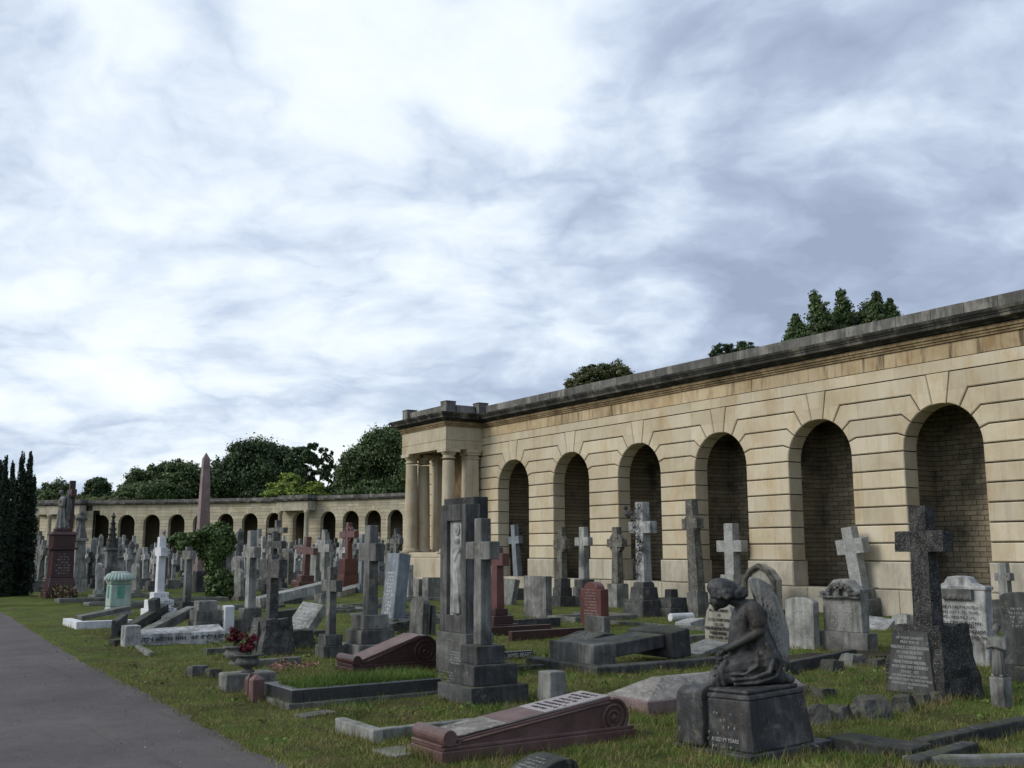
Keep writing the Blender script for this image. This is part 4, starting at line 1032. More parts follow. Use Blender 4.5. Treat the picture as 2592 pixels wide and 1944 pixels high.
# urns with red flowers on a slab
boxP('urn_plinth', 'weathered low stone block carrying the two flower urns beside the path grass', 'plinth', 550, 700, 1758, 1708, 2.0, M['grey'], bev=.02)
def urn(cx_, py, rpx, rim, label, fl):
    q = G(cx_, py); s = rpx*depth(q.x, q.y)/F; H = hz(q.x, q.y, rim); z0 = .28
    root = thing('flower_urn', label, 'urn', (q.x, q.y, z0), 'stone urns with red flowers'); h = H-z0
    mb = MB(); mb.lathe([(s*.5, 0), (s*.5, h*.1), (s*.32, h*.16), (s*.3, h*.24), (s*.62, h*.34), (s*.86, h*.52), (s*.84, h*.66), (s*.66, h*.8), (s*.8, h*.87), (s*1.0, h*.93), (s*1.0, h*.99), (s*.86, h*1.0), (s*.8, h*.93)], n=26)
    mb.build('bowl', M['grey'], root, 0, True)
    rg = np.random.default_rng(int(cx_)); P = []; Q = []
    for i in range(fl):
        c = np.array([rg.uniform(-.55, .55)*s, rg.uniform(-.55, .55)*s, h+.04+rg.uniform(0, 1)*s*1.1]); qn = rg.normal(size=(46, 3)); qn /= np.linalg.norm(qn, axis=1)[:, None]
        P.append(c+qn*.035*rg.uniform(.5, 1.1, 46)[:, None]); Q.append(qn*2.0)
    me = leaf_mesh('flowers', np.concatenate(P), np.concatenate(Q), .045, M['flower'], int(cx_))
    o = bpy.data.objects.new('flowers', me); COL.objects.link(o); o.parent = root
    mb = MB()
    for i in range(12): mb.tube([(rg.uniform(-.3, .3)*s, rg.uniform(-.3, .3)*s, h*.9), (rg.uniform(-.5, .5)*s, rg.uniform(-.5, .5)*s, h+.12)], .004, 4)
    mb.build('stems', M['leaf_dark'], o)
    return root
urn(624, 1768, 36, 1655, 'stone urn of dark red flowers, larger and nearer of the pair', 11)
urn(592, 1745, 31, 1634, 'stone urn of dark red flowers, farther of the pair, with the taller bunch', 10)
# faded flowers on the grass
for i, (x, y) in enumerate(((700, 1706), (722, 1698), (780, 1702))):
    q = G(x, y); rg = np.random.default_rng(50+i); P = rg.normal(size=(80, 3))*np.array([.07, .07, .03])+np.array([0, 0, .09]); Q = rg.normal(size=(80, 3))
    me = leaf_mesh('flower_bunch', P, Q, .04, M['flowerpink'], 60+i); o = bpy.data.objects.new('flower_bunch', me); COL.objects.link(o); o.location = q
    tag(o, ['faded pink flower bunch on the grass, nearest the two urns', 'faded pink flower bunch on the grass, middle of the three', 'faded pink flower bunch on the grass, nearest the red scroll tomb'][i], 'flowers', 'faded flowers lying on the grass')

# boulder with inscribed panel and rough cross
def boulder_cross(label, l, r, py, ytop, k, cl, cr_, ctop, arms, mat, seed, lines=None, taper=.8, ctaper=.86, panel=(.1, .62), cy_off=0):
    X, Y, dx, dy = foot(l, r, py, k); H = hz(X, Y, ytop); cx, cy = X+dx/2, Y+dy/2
    root = thing('boulder_cross', label, 'cross', (cx, cy, 0)); ph = phi((l+r)/2); mpp = depth(cx, cy)/F
    mb = MB(); mb.box(-dx/2, dx/2, -dy/2, dy/2, -.1, H, taper, taper); o = mb.build('boulder', mat, root); roughen(o, .05, 3.2, seed, 7)
    s = (cr_-cl)*mpp/(math.sin(ph)+.85*math.cos(ph)); z1 = hz(cx, cy, ctop); za1, za0 = hz(cx, cy, arms[2]), hz(cx, cy, arms[3])
    span = ((arms[1]-arms[0])*mpp-s*.85*math.cos(ph))/math.sin(ph)
    mb = MB(); cross_mesh(mb, s*.85, s, H-.12, z1, span, za0, za1, ctaper); o = mb.build('rough_cross', mat, root, 0); roughen(o, .010, 7, seed+3, 4); o.location = (0, cy_off, 0)
    # smooth inscribed panel, leaning back with the boulder's battered face
    f = 1-taper; nx_ = Vector((-1, 0, f*dx/2/(H+.1))).normalized(); upd = Vector((f*dx/2/(H+.1), 0, 1)).normalized()
    c0 = Vector((-dx/2*taper-.02, 0, H*.93)); hgt = H*.88
    w0 = dy*panel[1]/2
    a = c0+Vector((0, panel[0]*dy*.3, 0))
    mb = MB(); P = [a+Vector((0, w0*.8, 0)), a+Vector((0, -w0*.8, 0)), a-upd*hgt+Vector((0, -w0*1.1, 0)), a-upd*hgt+Vector((0, w0*1.1, 0))]
    mb.hexa([p+nx_*.012 for p in P]+[p-nx_*.05 for p in P]); mb.build('inscription_panel', M['dark'], root, .005)
    return root, a+nx_*.0135, upd, hgt, w0
bc, a, upd, hgt, w0 = boulder_cross('small speckled dark cross rising from a rough grey boulder with a lettered panel', 624, 747, 1664, 1570, .75, 674, 705, 1403, (663, 733, 1416, 1462), M['rough2'], 4, panel=(.3, .42))
worn_lines(8, w0*1.5, hgt*.8, M['letter_pale'], bc, tuple(a-upd*.05), FX, tuple(upd), 14, .024, keep=.95)
bc2, a, upd, hgt, w0 = boulder_cross('large rough black speckled cross set on a boulder inscribed with white lettering', 2238, 2490, 1776, 1592, .85, 2318, 2390, 1281, (2277, 2420, 1344, 1396), M['rough'], 9, panel=(.16, .70))
text_part(['OF YOUR CHARITY', 'PRAY FOR US'], .040, M['letter_pale'], bc2, tuple(a-upd*.055), FX, tuple(upd), 1.1)
text_part(['FREDERICK CUTLER MADDEN', 'OF LONDON & F.M.S.', 'THE HUSBAND OF', 'IRENE THERESE MADDEN,', 'WHO DIED VERY SUDDENLY', '5TH DEC. 1927.'], .045, M['letter_pale'], bc2, tuple(a-upd*.155), FX, tuple(upd), 1.15, width=w0*1.72)
text_part(['GOD BLESS AND KEEP YOU MY DEAREST', 'AND IN MERCY GRANT YOU WITH THAT PEACE', 'WHICH PASSETH ALL UNDERSTANDING.', 'IRENE'], .036, M['letter_pale'], bc2, tuple(a-upd*(hgt*.70)), FX, tuple(upd), 1.15, width=w0*2.0)

# short stone post, pale kerb, bottom roll
boxP('stone_post', 'short square lichened stone post standing right of the tall stepped cross', 'post', 1357, 1440, 1785, 1703, .95, M['pale'], taper=.86, bev=.015)
g = G(945, 1884); kerbR('weathered pale corner kerb between the dark granite kerb and the front scroll tomb', g.x, g.x+1.25, g.y, solve_y(846, g.x), .115, .10, M['pale'], sides='ws', bev=.012)
q = G(1378, 1962); mb = MB(); mb.prism([(-.34, -.02), (-.30, .03), (-.18, .10), (-.02, .155), (.12, .165), (.2, .13), (.225, .06), (.22, -.02)], 'y', -.20, .20)
o = mb.build('sloped_tablet', M['dark'], None, .012); o.location = (q.x+.02, q.y+.02, -.01); o.scale = (.82, .85, .82); tag(o, 'small dark rounded tablet with worn letters at the very front edge of the photo', 'tablet')
worn_lines(5, .3, .26, M['letter_pale'], o, (-.03, 0, .156), (0, -1, 0), (.95, 0, .3), 31, .02)
# tilted slab lying in grass by the tomb's low end
q = G(1030, 1905); mb = MB(); mb.box(-.22, .2, -.16, .2, -.05, .022); o = mb.build('sunken_slab', M['kerb'], None, .01); o.location = (q.x, q.y, 0); o.rotation_euler = (0, .02, .15); tag(o, 'sunken mossy slab in the grass left of the front scroll tomb', 'slab')
q = G(800, 1812); mb = MB(); mb.box(-.2, .2, -.1, .1, -.05, .03); o = mb.build('sunken_slab', M['kerb'], None, .01); o.location = (q.x, q.y, 0); o.rotation_euler = (0, 0, .25); tag(o, 'thin grey slab edge in the grass below the dark granite kerb', 'slab')

# hipped pink ledger behind the angel
g = G(1640, 1812); x1 = solve_x(2045, g.y); y1 = solve_y(1567, g.x)
led = thing('hipped_ledger', 'low pink granite hipped ledger stone lying behind the kneeling angel', 'tomb', (g.x, g.y, 0)); lx, ly = max(x1-g.x, 1.6), max(y1-g.y, .7)
mb = MB(); mb.box(0, lx, 0, ly, -.06, .13); mb.build('ledger_base', M['pink'], led, .01)
mb = MB(); mb.hexa([(.02, .02, .131), (lx-.02, .02, .131), (lx-.02, ly-.02, .131), (.02, ly-.02, .131), (.42, ly*.40, .30), (lx-.12, ly*.40, .30), (lx-.12, ly*.6, .30), (.42, ly*.6, .30)]); mb.build('hipped_top', M['pinkstone'], led, .008)

# fallen dark monument with dark desk tomb and kerb round it
g = G(1500, 1703); fx0 = g.x
fm = thing('fallen_monument', 'long dark fallen stone monument with a block at each end lying across a kerb', 'memorial', (g.x, g.y, 0), rot=(0, 0, 0)); fl_len = solve_x(1746, g.y)-g.x
mb = MB(); mb.box(-.02, .36, -.05, .95, -.05, .36); o = mb.build('head_block', M['grey'], fm, .02); roughen(o, .012, 4, 2, 3)
mb = MB(); mb.hexa([(.37, .1, .15), (fl_len*.8, .12, .24), (fl_len*.8, .75, .24), (.37, .8, .15), (.37, .1, .33), (fl_len*.8, .12, .42), (fl_len*.8, .75, .42), (.37, .8, .33)]); mb.build('fallen_shaft', M['dark'], fm, .015)
mb = MB(); mb.hexa([(fl_len*.8+.01, -.05, .10), (fl_len, -.05, .12), (fl_len, 1.0, .12), (fl_len*.8+.01, 1.0, .10), (fl_len*.8+.01, -.02, .45), (fl_len, -.02, .50), (fl_len, .95, .50), (fl_len*.8+.01, .95, .45)]); mb.build('foot_block', M['dark'], fm, .02)
kerbR('broad sooty kerb lying under the long fallen dark monument', g.x-.25, g.x+3.1, g.y-.42, g.y+1.2, .12, .2, M['dark'], sides='ws', bev=.02)
X, Y, dx, dy = foot(1400, 1566, 1640, 1.1); H = hz(X+dx, Y, 1602)
dk = thing('desk_tablet', 'black sloping desk tablet with worn letters before the small grey block headstone', 'tablet', (X, Y, 0))
mb = MB(); mb.prism([(0, -.05), (0, .06), (dx*.62, H), (dx*.8, H*1.02), (dx*.95, H*.85), (dx, H*.4), (dx, -.05)], 'y', 0, dy); mb.build('sloping_block', M['dark'], dk, .012)
dd = Vector((dx*.62, 0, H-.06)).normalized(); worn_lines(6, dy*.8, dx*.6, M['letter_pale'], dk, (dx*.6, dy/2, H*.99), (0, -1, 0), tuple(dd), 33, .03, keep=.6)
slabP('red granite headstone with a round arched top and shoulders', 1470, 1542, 1590, 1474, .3, 'shoulder', M['red'], ins_mat='letter_pale', rows=9, seed=3, insz=(.3, .86), letter=.026, bev=.008)
slabP('small plain grey block headstone in front of the red round-topped headstone', 1480, 1546, 1622, 1562, .28, 'flat', M['grey'], bev=.01)
kerbR('red granite kerb running toward the small grey block headstone', G(1296, 1624).x, solve_x(1482, G(1296, 1624).y), G(1296, 1624).y, G(1296, 1624).y+1.2, .17, .12, M['maroon'], sides='sn', bev=.006)
# James Beart kerb
g = G(1262, 1672); jb = thing('lettered_border', 'low black kerb stone with white letters JAMES BEART, right of the tall stepped cross', 'grave border', (g.x, g.y, 0)); x1 = solve_x(1350, g.y)-g.x
mb = MB(); mb.box(0, x1, 0, .1, -.05, .11); mb.build('edging_stone', M['black'], jb, .006)
text_part(['R. JAMES BEART.'], .085, M['letter_white'], jb, (x1*.55, -.001, .098), SX, SZ, width=x1*.86)
q = G(1300, 1700); mb = MB(); mb.box(0, .8, 0, .1, -.05, .06); o = mb.build('edging_stone', M['dark'], None, .012); o.location = q; tag(o, 'low sooty kerb stone in front of the JAMES BEART kerb', 'grave border')
# red monument behind the tall cross
rm = crossP('red granite cross on broad red tiers mostly hidden behind the tall grey cross', (1190, 1330, 1608), [(1190, 1300, 1582), (1200, 1282, 1560), (1215, 1268, 1541)], (1226, 1262, 1385), (1215, 1278, 1400, 1432), M['red'], tmat=M['maroon'])
# plain grey slab and its kerb
slabP('plain flat-topped grey slab headstone standing alone right of the tall stele', 1326, 1398, 1566, 1459, .2, 'flat', M['grey'], bev=.008)
kerbR('dark kerb in the grass below the plain grey slab headstone', G(1275, 1596).x, solve_x(1420, G(1275, 1596).y), G(1275, 1596).y, G(1275, 1596).y+1.0, .2, .14, M['dark'], sides='sw')

# ------------------------------------------------------------------ kneeling angel
X, Y, dx, dy = foot(1728, 2066, 1930, .9)
ax_, ay_ = X+dx/2, Y+dy/2
aph = phi(1890)
ped = thing('angel_pedestal', 'dark tapering stone pedestal with a draped roll carrying the kneeling angel', 'pedestal', (ax_, ay_, 0))
vd = Vector((math.sin(aph), math.cos(aph), 0)); ped.rotation_mode = 'QUATERNION'
from mathutils import Quaternion
ped.rotation_quaternion = Quaternion(vd, math.radians(-3.2))
PH = hz(X+.1, Y+.1, 1752)
mb = MB(); mb.box(-dx*.62, dx*.72, -dy*.56, dy*.6, -.08, .055); mb.build('base_slab', M['statue'], ped, .01)
mb = MB(); mb.box(-dx/2, dx/2, -dy/2, dy/2, .056, PH-.06, .90, .92); mb.build('tapered_block', M['statue'], ped, .012)
mb = MB(); mb.box(-dx*.46, dx*.46, -dy*.47, dy*.47, PH-.059, PH-.02, .97, .97); mb.box(-dx*.42, dx*.40, -dy*.43, dy*.43, PH-.019, PH+.012); mb.build('top_ledge', M['statue'], ped, .012)
mb = MB()
mb.prism([(-dx*.58, .06), (-dx*.545, PH-.09)]+[(-dx*.36+dx*.185*math.cos(PI-i*PI/8), PH-.07+.10*math.sin(i*PI/8)) for i in range(9)]+[(-dx*.175, PH-.2), (-dx*.36, .06)], 'y', dy*.12, dy*.50)
o = mb.build('draped_roll', M['statue'], ped, .02); roughen(o, .012, 6, 5, 4)
worn_lines(7, dy*.55, PH*.7, M['letter_pale'], ped, (-dx*.487, -dy*.12, PH*.80), (0, -1, 0), (.09, 0, 1), 77, .02, keep=.12)
text_part(['AGED 79 YEARS'], .042, M['letter_pale'], ped, (-dx*.4955, -dy*.13, .15), (0, -1, 0), (.08, 0, 1), width=dy*.5)

ang = thing('angel_statue', 'dark stone angel kneeling in profile with bowed head and one raised pale wing', 'statue', (ax_+.015, ay_-.01, PH+.012))
ang.rotation_euler = (0, 0, math.radians(-38))
B = MB()
for s in (-1, 1):
    B.cap((.13, .07*s, .20), (-.17, .065*s, .135), .125, .08); B.cap((-.17, .065*s, .075), (.25, .07*s, .07), .075, .06)
B.cap((.25, -.06, .07), (.335, -.05, .05), .052, .034); B.cap((.25, .06, .06), (.32, .06, .04), .05, .034)
B.ell((.05, 0, .06), (.29, .165, .075)); B.ell((.14, 0, .2), (.16, .165, .17))
B.cap((-.19, -.04, .14), (-.275, -.04, .02), .062, .05); B.cap((-.2, .05, .12), (-.27, .05, .0), .06, .045)
B.cap((.13, 0, .27), (.09, 0, .42), .145, .125); B.cap((.09, 0, .42), (.05, 0, .56), .125, .125); B.ell((-.02, 0, .525), (.095, .12, .115)); B.ell((.0, 0, .40), (.12, .12, .12)); B.cap((-.045, 0, .50), (-.06, 0, .27), .085, .10); B.cap((-.02, -.07, .52), (-.05, -.06, .25), .05, .055)
B.cap((.045, -.115, .605), (.045, .115, .605), .062, .062)
B.cap((.02, 0, .62), (-.10, 0, .672), .06, .046); B.ell((.02, 0, .60), (.09, .11, .07))
HC = Vector((-.05, 0, .70)); HR = Matrix.Rotation(math.radians(-16), 3, 'Y'); HS = 1.14
def hd(m, c, r, rot=0.0, n=12):
    p = HC+HR @ (Vector(c)-HC)*HS+Vector((-.05, 0, -.05)); m.ell(p, tuple(x*HS for x in r), HR @ Matrix.Rotation(math.radians(rot), 3, 'Y'), n, 8)
hd(B, (-.112, 0, .775), (.082, .07, .098), 28); hd(B, (-.158, 0, .722), (.04, .042, .04)); hd(B, (-.196, 0, .757), (.013, .013, .024), 20); hd(B, (-.207, 0, .742), (.012, .014, .010)); hd(B, (-.186, 0, .722), (.016, .022, .009)); hd(B, (-.185, 0, .711), (.014, .02, .008)); hd(B, (-.178, 0, .694), (.018, .022, .016))
for s in (-1, 1): hd(B, (-.174, .032*s, .790), (.022, .026, .010)); hd(B, (-.162, .036*s, .742), (.03, .026, .03)); hd(B, (-.183, .028*s, .775), (.008, .012, .006)); hd(B, (-.10, .074*s, .762), (.018, .01, .026), 15)
# arms with sleeves
B.cap((.05, -.135, .60), (.075, -.165, .50), .07, .062); B.cap((.06, -.155, .55), (.085, -.175, .43), .052, .043); B.cap((.085, -.175, .43), (-.165, -.085, .285), .043, .026)
B.cap((.05, .135, .60), (.05, .165, .43), .066, .046); B.cap((.05, .165, .43), (-.17, .03, .27), .042, .026)
# hands: palm, four fingers, thumb
for (hx, hy, hz_) in ((-.19, -.07, .272), (-.193, .022, .255)):
    B.ell((hx, hy, hz_), (.036, .014, .028), Matrix.Rotation(math.radians(35), 3, 'Y'))
    for i, ln in enumerate((.046, .054, .05, .038)):
        s0 = Vector((hx-.025+.006*i, hy+.004, hz_-.002-.011*i)); s1 = s0+Vector((-.028, .006, -.014))*(ln/.05); s2 = s1+Vector((-.006, .006, -.024))*(ln/.05)
        B.cap(s0, s1, .0085, .008, 8); B.cap(s1, s2, .008, .0065, 8)
    B.cap((hx+.002, hy-.006, hz_+.02), (hx-.035, hy-.002, hz_+.018), .0095, .008, 8)
# folds of the robe
def fold(pts, r0, r1):
    for i in range(len(pts)-1):
        B.cap(pts[i], pts[i+1], r0+(r1-r0)*i/len(pts), r0+(r1-r0)*(i+1)/len(pts), 8)
fold([(.14, -.165, .33), (.19, -.175, .22), (.15, -.19, .12), (.02, -.185, .07), (-.13, -.15, .05)], .02, .014)
fold([(.20, -.15, .28), (.25, -.15, .17), (.2, -.17, .08), (.05, -.18, .035), (-.12, -.14, .015)], .02, .014)
fold([(.06, -.19, .27), (.06, -.195, .17), (-.04, -.175, .10), (-.16, -.13, .09)], .014, .012)
fold([(-.19, -.13, .19), (-.21, -.11, .1), (-.20, -.10, .01)], .02, .022); fold([(-.24, -.09, .13), (-.25, -.08, .03), (-.24, -.08, -.03)], .018, .02)
fold([(-.28, -.03, .1), (-.30, -.03, .0), (-.29, -.02, -.05)], .026, .03)
fold([(-.02, -.11, .58), (-.03, -.10, .46), (0, -.11, .34)], .012, .012); fold([(-.06, -.06, .56), (-.055, -.05, .44), (-.02, -.06, .33)], .014, .012)
sculpt(B, 'figure', M['statue'], ang, .0072, 2)
Hh = MB(); hd(Hh, (-.098, 0, .822), (.105, .090, .075), 20); hd(Hh, (-.06, 0, .79), (.085, .085, .08))
rg = random.Random(2)
for i in range(46):
    u = rg.random(); x = -.165+u*.22; z = .795-u*.055+rg.uniform(-.02, .02)
    for s in (-1, 1): hd(Hh, (x, s*(.074+rg.uniform(-.01, .014)-.03*u*u), z), (.026, .018, .02), rg.uniform(-45, 45), 8)
for i in range(26): hd(Hh, (.0+rg.uniform(-.04, .055), rg.uniform(-.05, .05), .735+rg.uniform(-.035, .045)), (.032, .026, .024), 0, 8)
for i in range(14): hd(Hh, (-.165+rg.uniform(-.012, .012), rg.uniform(-.07, .07), .808+rg.uniform(-.012, .012)), (.02, .018, .015), 0, 8)
sculpt(Hh, 'hair', M['statue'], ang, .0075, 1)
W = MB()
def wing(y_, ang_):
    out = [(.10, .36), (.13, .52), (.085, .70), (.055, .80), (.035, .885), (.05, .915), (.11, .905), (.19, .855), (.25, .745), (.30, .60), (.33, .46), (.33, .30), (.30, .17), (.255, .16), (.21, .26), (.15, .30)]
    m = MB(); rm = Matrix.Rotation(ang_, 3, 'Z')
    m.prism([(x-.1, z) for x, z in out], 'y', -.014, .014)
    def fe(x0, z0, x1, z1, w_, dy_):
        a, b = Vector((x0-.1, 0, z0)), Vector((x1-.1, 0, z1)); d_ = (b-a); l_ = d_.length/2
        rot = d_.to_track_quat('Z', 'Y').to_matrix()
        for s in (-1, 1): m.ell((a+b)/2+Vector((0, s*dy_, 0)), (w_, .008, l_), rot, 14, 8)
    for i in range(5): fe(.105+.035*i, .80-.055*i, .135+.04*i, .60-.075*i, .026, .018)
    for i in range(5): fe(.12+.032*i, .62-.035*i, .165+.035*i, .42-.05*i, .028, .016)
    for i in range(6): fe(.15+.03*i, .48-.03*i, .215+.022*i, .24-.018*i, .028, .013)
    for i in range(6): fe(.10+.02*i, .88-.02*i, .13+.025*i, .72-.03*i, .02, .020)
    o = sculpt(m, 'wing', M['wing'], ang, .0075, 1); o.location = (.105, y_, -.01); o.rotation_euler = (0, 0, ang_); o.scale = (1.0, 1, .95)
wing(-.05, math.radians(-4)); wing(.075, math.radians(14))
gm = MB(); rg = random.Random(9)
for i in range(40):
    u = i/39; gm.ell((-.215-.05*u+rg.uniform(-.015, .015), -.05+rg.uniform(-.03, .03), .27-.20*u+rg.uniform(-.01, .01)), (.018, .016, .016))
gm.build('carved_wreath', M['statue'], ang, 0, True)

# ------------------------------------------------------------------ row of memorials along the arcade
GW = 'memorials along the foot of the arcade'
crossP('small worn lichened celtic cross half hidden beside the tall stele, before the first arch', (1246, 1292, 1497), [(1246, 1292, 1474), (1252, 1287, 1452)], (1258, 1283, 1341), (1254, 1288, 1366, 1390), M['lichen'], 'celtic', GW, taper=.8)
crossP('plain blue-grey cross leaning to the left in front of the first dark arch', (1286, 1342, 1502), [(1286, 1342, 1480), (1294, 1334, 1459)], (1302, 1326, 1328), (1288, 1329, 1357, 1376), M['blue'], 'plain', GW, lean=(-.04, -.05), taper=.85)
crossP('dark lichened celtic cross on a black stepped base before the second pier', (1392, 1456, 1538), [(1392, 1456, 1510), (1400, 1450, 1488), (1404, 1446, 1465)], (1408, 1436, 1334), (1398, 1443, 1366, 1390), M['lichen'], 'celtic', GW, tmat=M['dark'], taper=.72)
crossP('slim pale marble cross with a bright left side before the second arch', (1438, 1522, 1536), [(1438, 1522, 1510), (1452, 1512, 1487), (1456, 1508, 1467)], (1468, 1496, 1334), (1459, 1507, 1360, 1382), M['pale'], 'plain', GW, tmat=M['grey'], taper=.85)
crossP('brown lichened celtic cross with a solid ring before the third pier', (1538, 1592, 1540), [(1538, 1592, 1478)], (1546, 1578, 1334), (1532, 1586, 1364, 1385), M['lichen'], 'celtic', GW, tmat=M['grey'], taper=.78)
iv = crossP('tall white marble cross overgrown with carved dark ivy on a slanting black base', (1574, 1690, 1562), [(1574, 1690, 1520), (1604, 1678, 1487), (1612, 1668, 1474)], (1630, 1671, 1271), (1615, 1690, 1320, 1350), M['whitestained'], 'plain', GW, tmat=M['dark'], taper=.9, ttaper=.9)
def ivy_on(root, mat, z0, z1, hw, xf, n, seed, name='carved_ivy'):
    rg = np.random.default_rng(seed); t = rg.uniform(0, 1, n); z = z0+(z1-z0)*t
    y = hw*np.sin(t*9+1)*.5+rg.normal(size=n)*hw*.35; x = np.full(n, xf)-rg.uniform(0, .03, n)
    me = leaf_mesh(name, np.stack([x, y, z], 1), np.tile([-1.5, 0, .3], (n, 1)), .07, mat, seed); o = bpy.data.objects.new(name, me); COL.objects.link(o); o.parent = root
hI = hz(iv.location.x, iv.location.y, 1271); ivy_on(iv, M['dark'], .9, hI*.98, .22, -.17, 260, 5)
mb = MB(); mb.ell((-.12, .36, hI*.90), (.09, .16, .10)); mb.ell((-.14, .47, hI*.955), (.06, .06, .06)); mb.ell((-.10, .22, hI*.86), (.06, .14, .05)); sculpt(mb, 'carved_dove', M['dark'], iv, .02)
crossP('black stepped base block without a cross, beside the ivy-carved white cross', (1654, 1748, 1562), [(1654, 1748, 1540), (1664, 1742, 1514), (1696, 1730, 1492)], None, None, M['dark'], group=GW, tmat=M['dark'], name='stepped_base', cat='grave base')
crossP('tallest celtic cross on the arcade side, carved with knotwork and leaning slightly left', (1742, 1796, 1562), [(1742, 1796, 1500)], (1764, 1808, 1263), (1750, 1803, 1312, 1338), M['lichen'], 'celtic', GW, lean=(-.02, -.03), taper=.72, tmat=M['grey'])
crossP('pale rough-hewn granite cross behind the kneeling angel', (1812, 1905, 1540), [(1812, 1905, 1500), (1826, 1890, 1455)], (1836, 1877, 1325), (1818, 1898, 1368, 1397), M['lgranite'], 'plain', GW, taper=.94)
gh = slabP('gothic headstone with a lichened pointed border behind the angel wing', 1886, 1982, 1552, 1427, .22, 'gothic', M['cream'], GW, lean=(0, .02))
ghz = hz(gh.location.x, gh.location.y, 1427); ghw = max(v.co.y for v in gh.children[0].data.vertices)
mb = MB(); mb.tube([(-.16, -ghw*.92, ghz*.35), (-.16, -ghw*.92, ghz-ghw*.78), (-.16, -ghw*.55, ghz-ghw*.34), (-.16, 0, ghz-.05), (-.16, ghw*.55, ghz-ghw*.34), (-.16, ghw*.92, ghz-ghw*.78), (-.16, ghw*.92, ghz*.35)], .07, 8); mb.build('border_moulding', M['lichen'], gh)
crossP('pale grey cross tilting to the left in front of the fifth arch', (2120, 2262, 1562), [(2122, 2250, 1520), (2140, 2232, 1492)], (2160, 2206, 1332), (2127, 2211, 1362, 1400), M['lgranite'], 'plain', GW, lean=(-.09, -.09), tmat=M['grey'], taper=.9)
hs = slabP('grey headstone with a carved pediment on a deep plinth, left of the boulder cross', 2088, 2206, 1655, 1466, .26, 'pediment', M['pale'], GW, base=(2068, 2222, 1603), ins_mat='letter_pale', rows=9, seed=12, insz=(.1, .66), letter=.05, basemat=M['grey'])
zq = hz(hs.location.x, hs.location.y, 1490); xq = -.145
mb = MB(); mb.box(xq-.03, xq+.02, -.40, .40, zq-.14, zq-.11)
for k in range(9): a_ = PI*k/8; mb.ell((xq, .22*math.cos(a_), zq-.08+.15*math.sin(a_)), (.03, .05, .04))
mb.box(xq-.03, xq+.02, -.03, .03, zq-.1, zq+.1); mb.box(xq-.03, xq+.02, -.09, .09, zq+.0, zq+.04)
for s in (-1, 1): mb.ell((xq, s*.32, zq-.07), (.03, .07, .035))
mb.build('pediment_carving', M['grey'], hs, .006)
slabP('low wide flat-topped headstone with faint lettering right of the angel wing', 1990, 2077, 1648, 1514, .24, 'segment', M['pale'], GW, ins_mat='letter_pale', rows=9, seed=13, letter=.04, lean=(0, .02))
hs = slabP('ornate marble headstone with a curved cap and dark lettering behind the boulder cross', 2372, 2524, 1690, 1459, .2, 'ogee', M['whitestained'], GW, cap=.34, insz=(.10, .68))
zh = hz(hs.location.x, hs.location.y, 1459)
text_part(['ALSO OF JOHN NEILL', 'BELOVED HUSBAND OF THE ABOVE', 'WHO PASSED AWAY 31ST JUNE 1943', 'AGED 79 YEARS.', 'ARMSTRONG'], .062, M['letter_dark'], hs, (-.115, 0, zh*.47), FX, FZ, 1.2, width=.82)
worn_lines(4, .72, .28, M['letter_dark'], hs, (-.115, 0, zh*.68), FX, FZ, 19, .035)
mb = MB(); mb.box(-.145, -.09, -.24, .24, zh*.74, zh*.86)
for k in range(5): mb.ell((-.14, -.18+.09*k, zh*.77), (.02, .04, .035))
mb.build('carved_crest', M['grey'], hs, .012)
hs = slabP('pale rough-edged headstone with dark lettering IN LOVING MEMORY left of the angel', 1784, 1872, 1630, 1524, .16, 'ragged', M['cream'], GW, seed=2, bev=.02)
zz = hz(hs.location.x, hs.location.y, 1524)
text_part(['IN LOVING MEMORY', 'OF', 'LT. COL. ROBERT JOHN', 'C.I.E. C.B.E.', 'WHO PASSED ON 25 AUGUST', 'AGED 78 YEARS'], .066, M['letter_dark'], hs, (-.075, -.02, zz*.84), FX, FZ, 1.2, width=.66)
text_part(['ALSO OF HIS BELOVED WIFE', 'AGNES WINIFRED', 'BORN 18 APRIL 1878', 'PASSED ON 10 MAY 1948'], .066, M['letter_dark'], hs, (-.075, 0, zz*.40), FX, FZ, 1.2, width=.66)
dk = slabP('dark round-shouldered headstone at the right edge with a small statue on its left', 2546, 2650, 1740, 1500, .3, 'segment', M['dark'], GW, base=(2530, 2660, 1690), ins_mat='letter_pale', rows=5, seed=21, insz=(.5, .8), letter=.03)
crossP('dark square base with a broken pale shaft behind the headstone at the right edge', (2505, 2600, 1600), [(2505, 2600, 1545), (2515, 2590, 1520)], (2572, 2606, 1424), (2572, 2612, 1450, 1470), M['pale'], 'plain', GW, tmat=M['dark'])
# small standing statue
X, Y, dx, dy = foot(2508, 2566, 1790, 1.0)
ss = thing('small_statue', 'small weathered statue of a robed figure on a square block near the right edge', 'statue', (X+dx/2, Y+dy/2, 0))
zb = hz(X, Y, 1716); zt = hz(X+dx/2, Y+dy/2, 1576)
mb = MB(); mb.box(-dx/2, dx/2, -dy/2, dy/2, -.06, zb); mb.box(-dx*.42, dx*.42, -dy*.42, dy*.42, zb+.001, zb+.03); mb.build('block', M['grey'], ss, .012)
B = MB(); h = zt-zb-.03; z0 = zb+.02
B.cap((0, 0, z0), (0, 0, z0+h*.42), h*.13, h*.10); B.cap((0, 0, z0+h*.42), (0, 0, z0+h*.62), h*.095, h*.125); B.ell((0, 0, z0+h*.68), (h*.10, h*.15, h*.075)); B.cap((0, 0, z0+h*.74), (-.01, 0, z0+h*.80), h*.045, h*.04)
B.ell((-.012, 0, z0+h*.90), (h*.075, h*.07, h*.095))
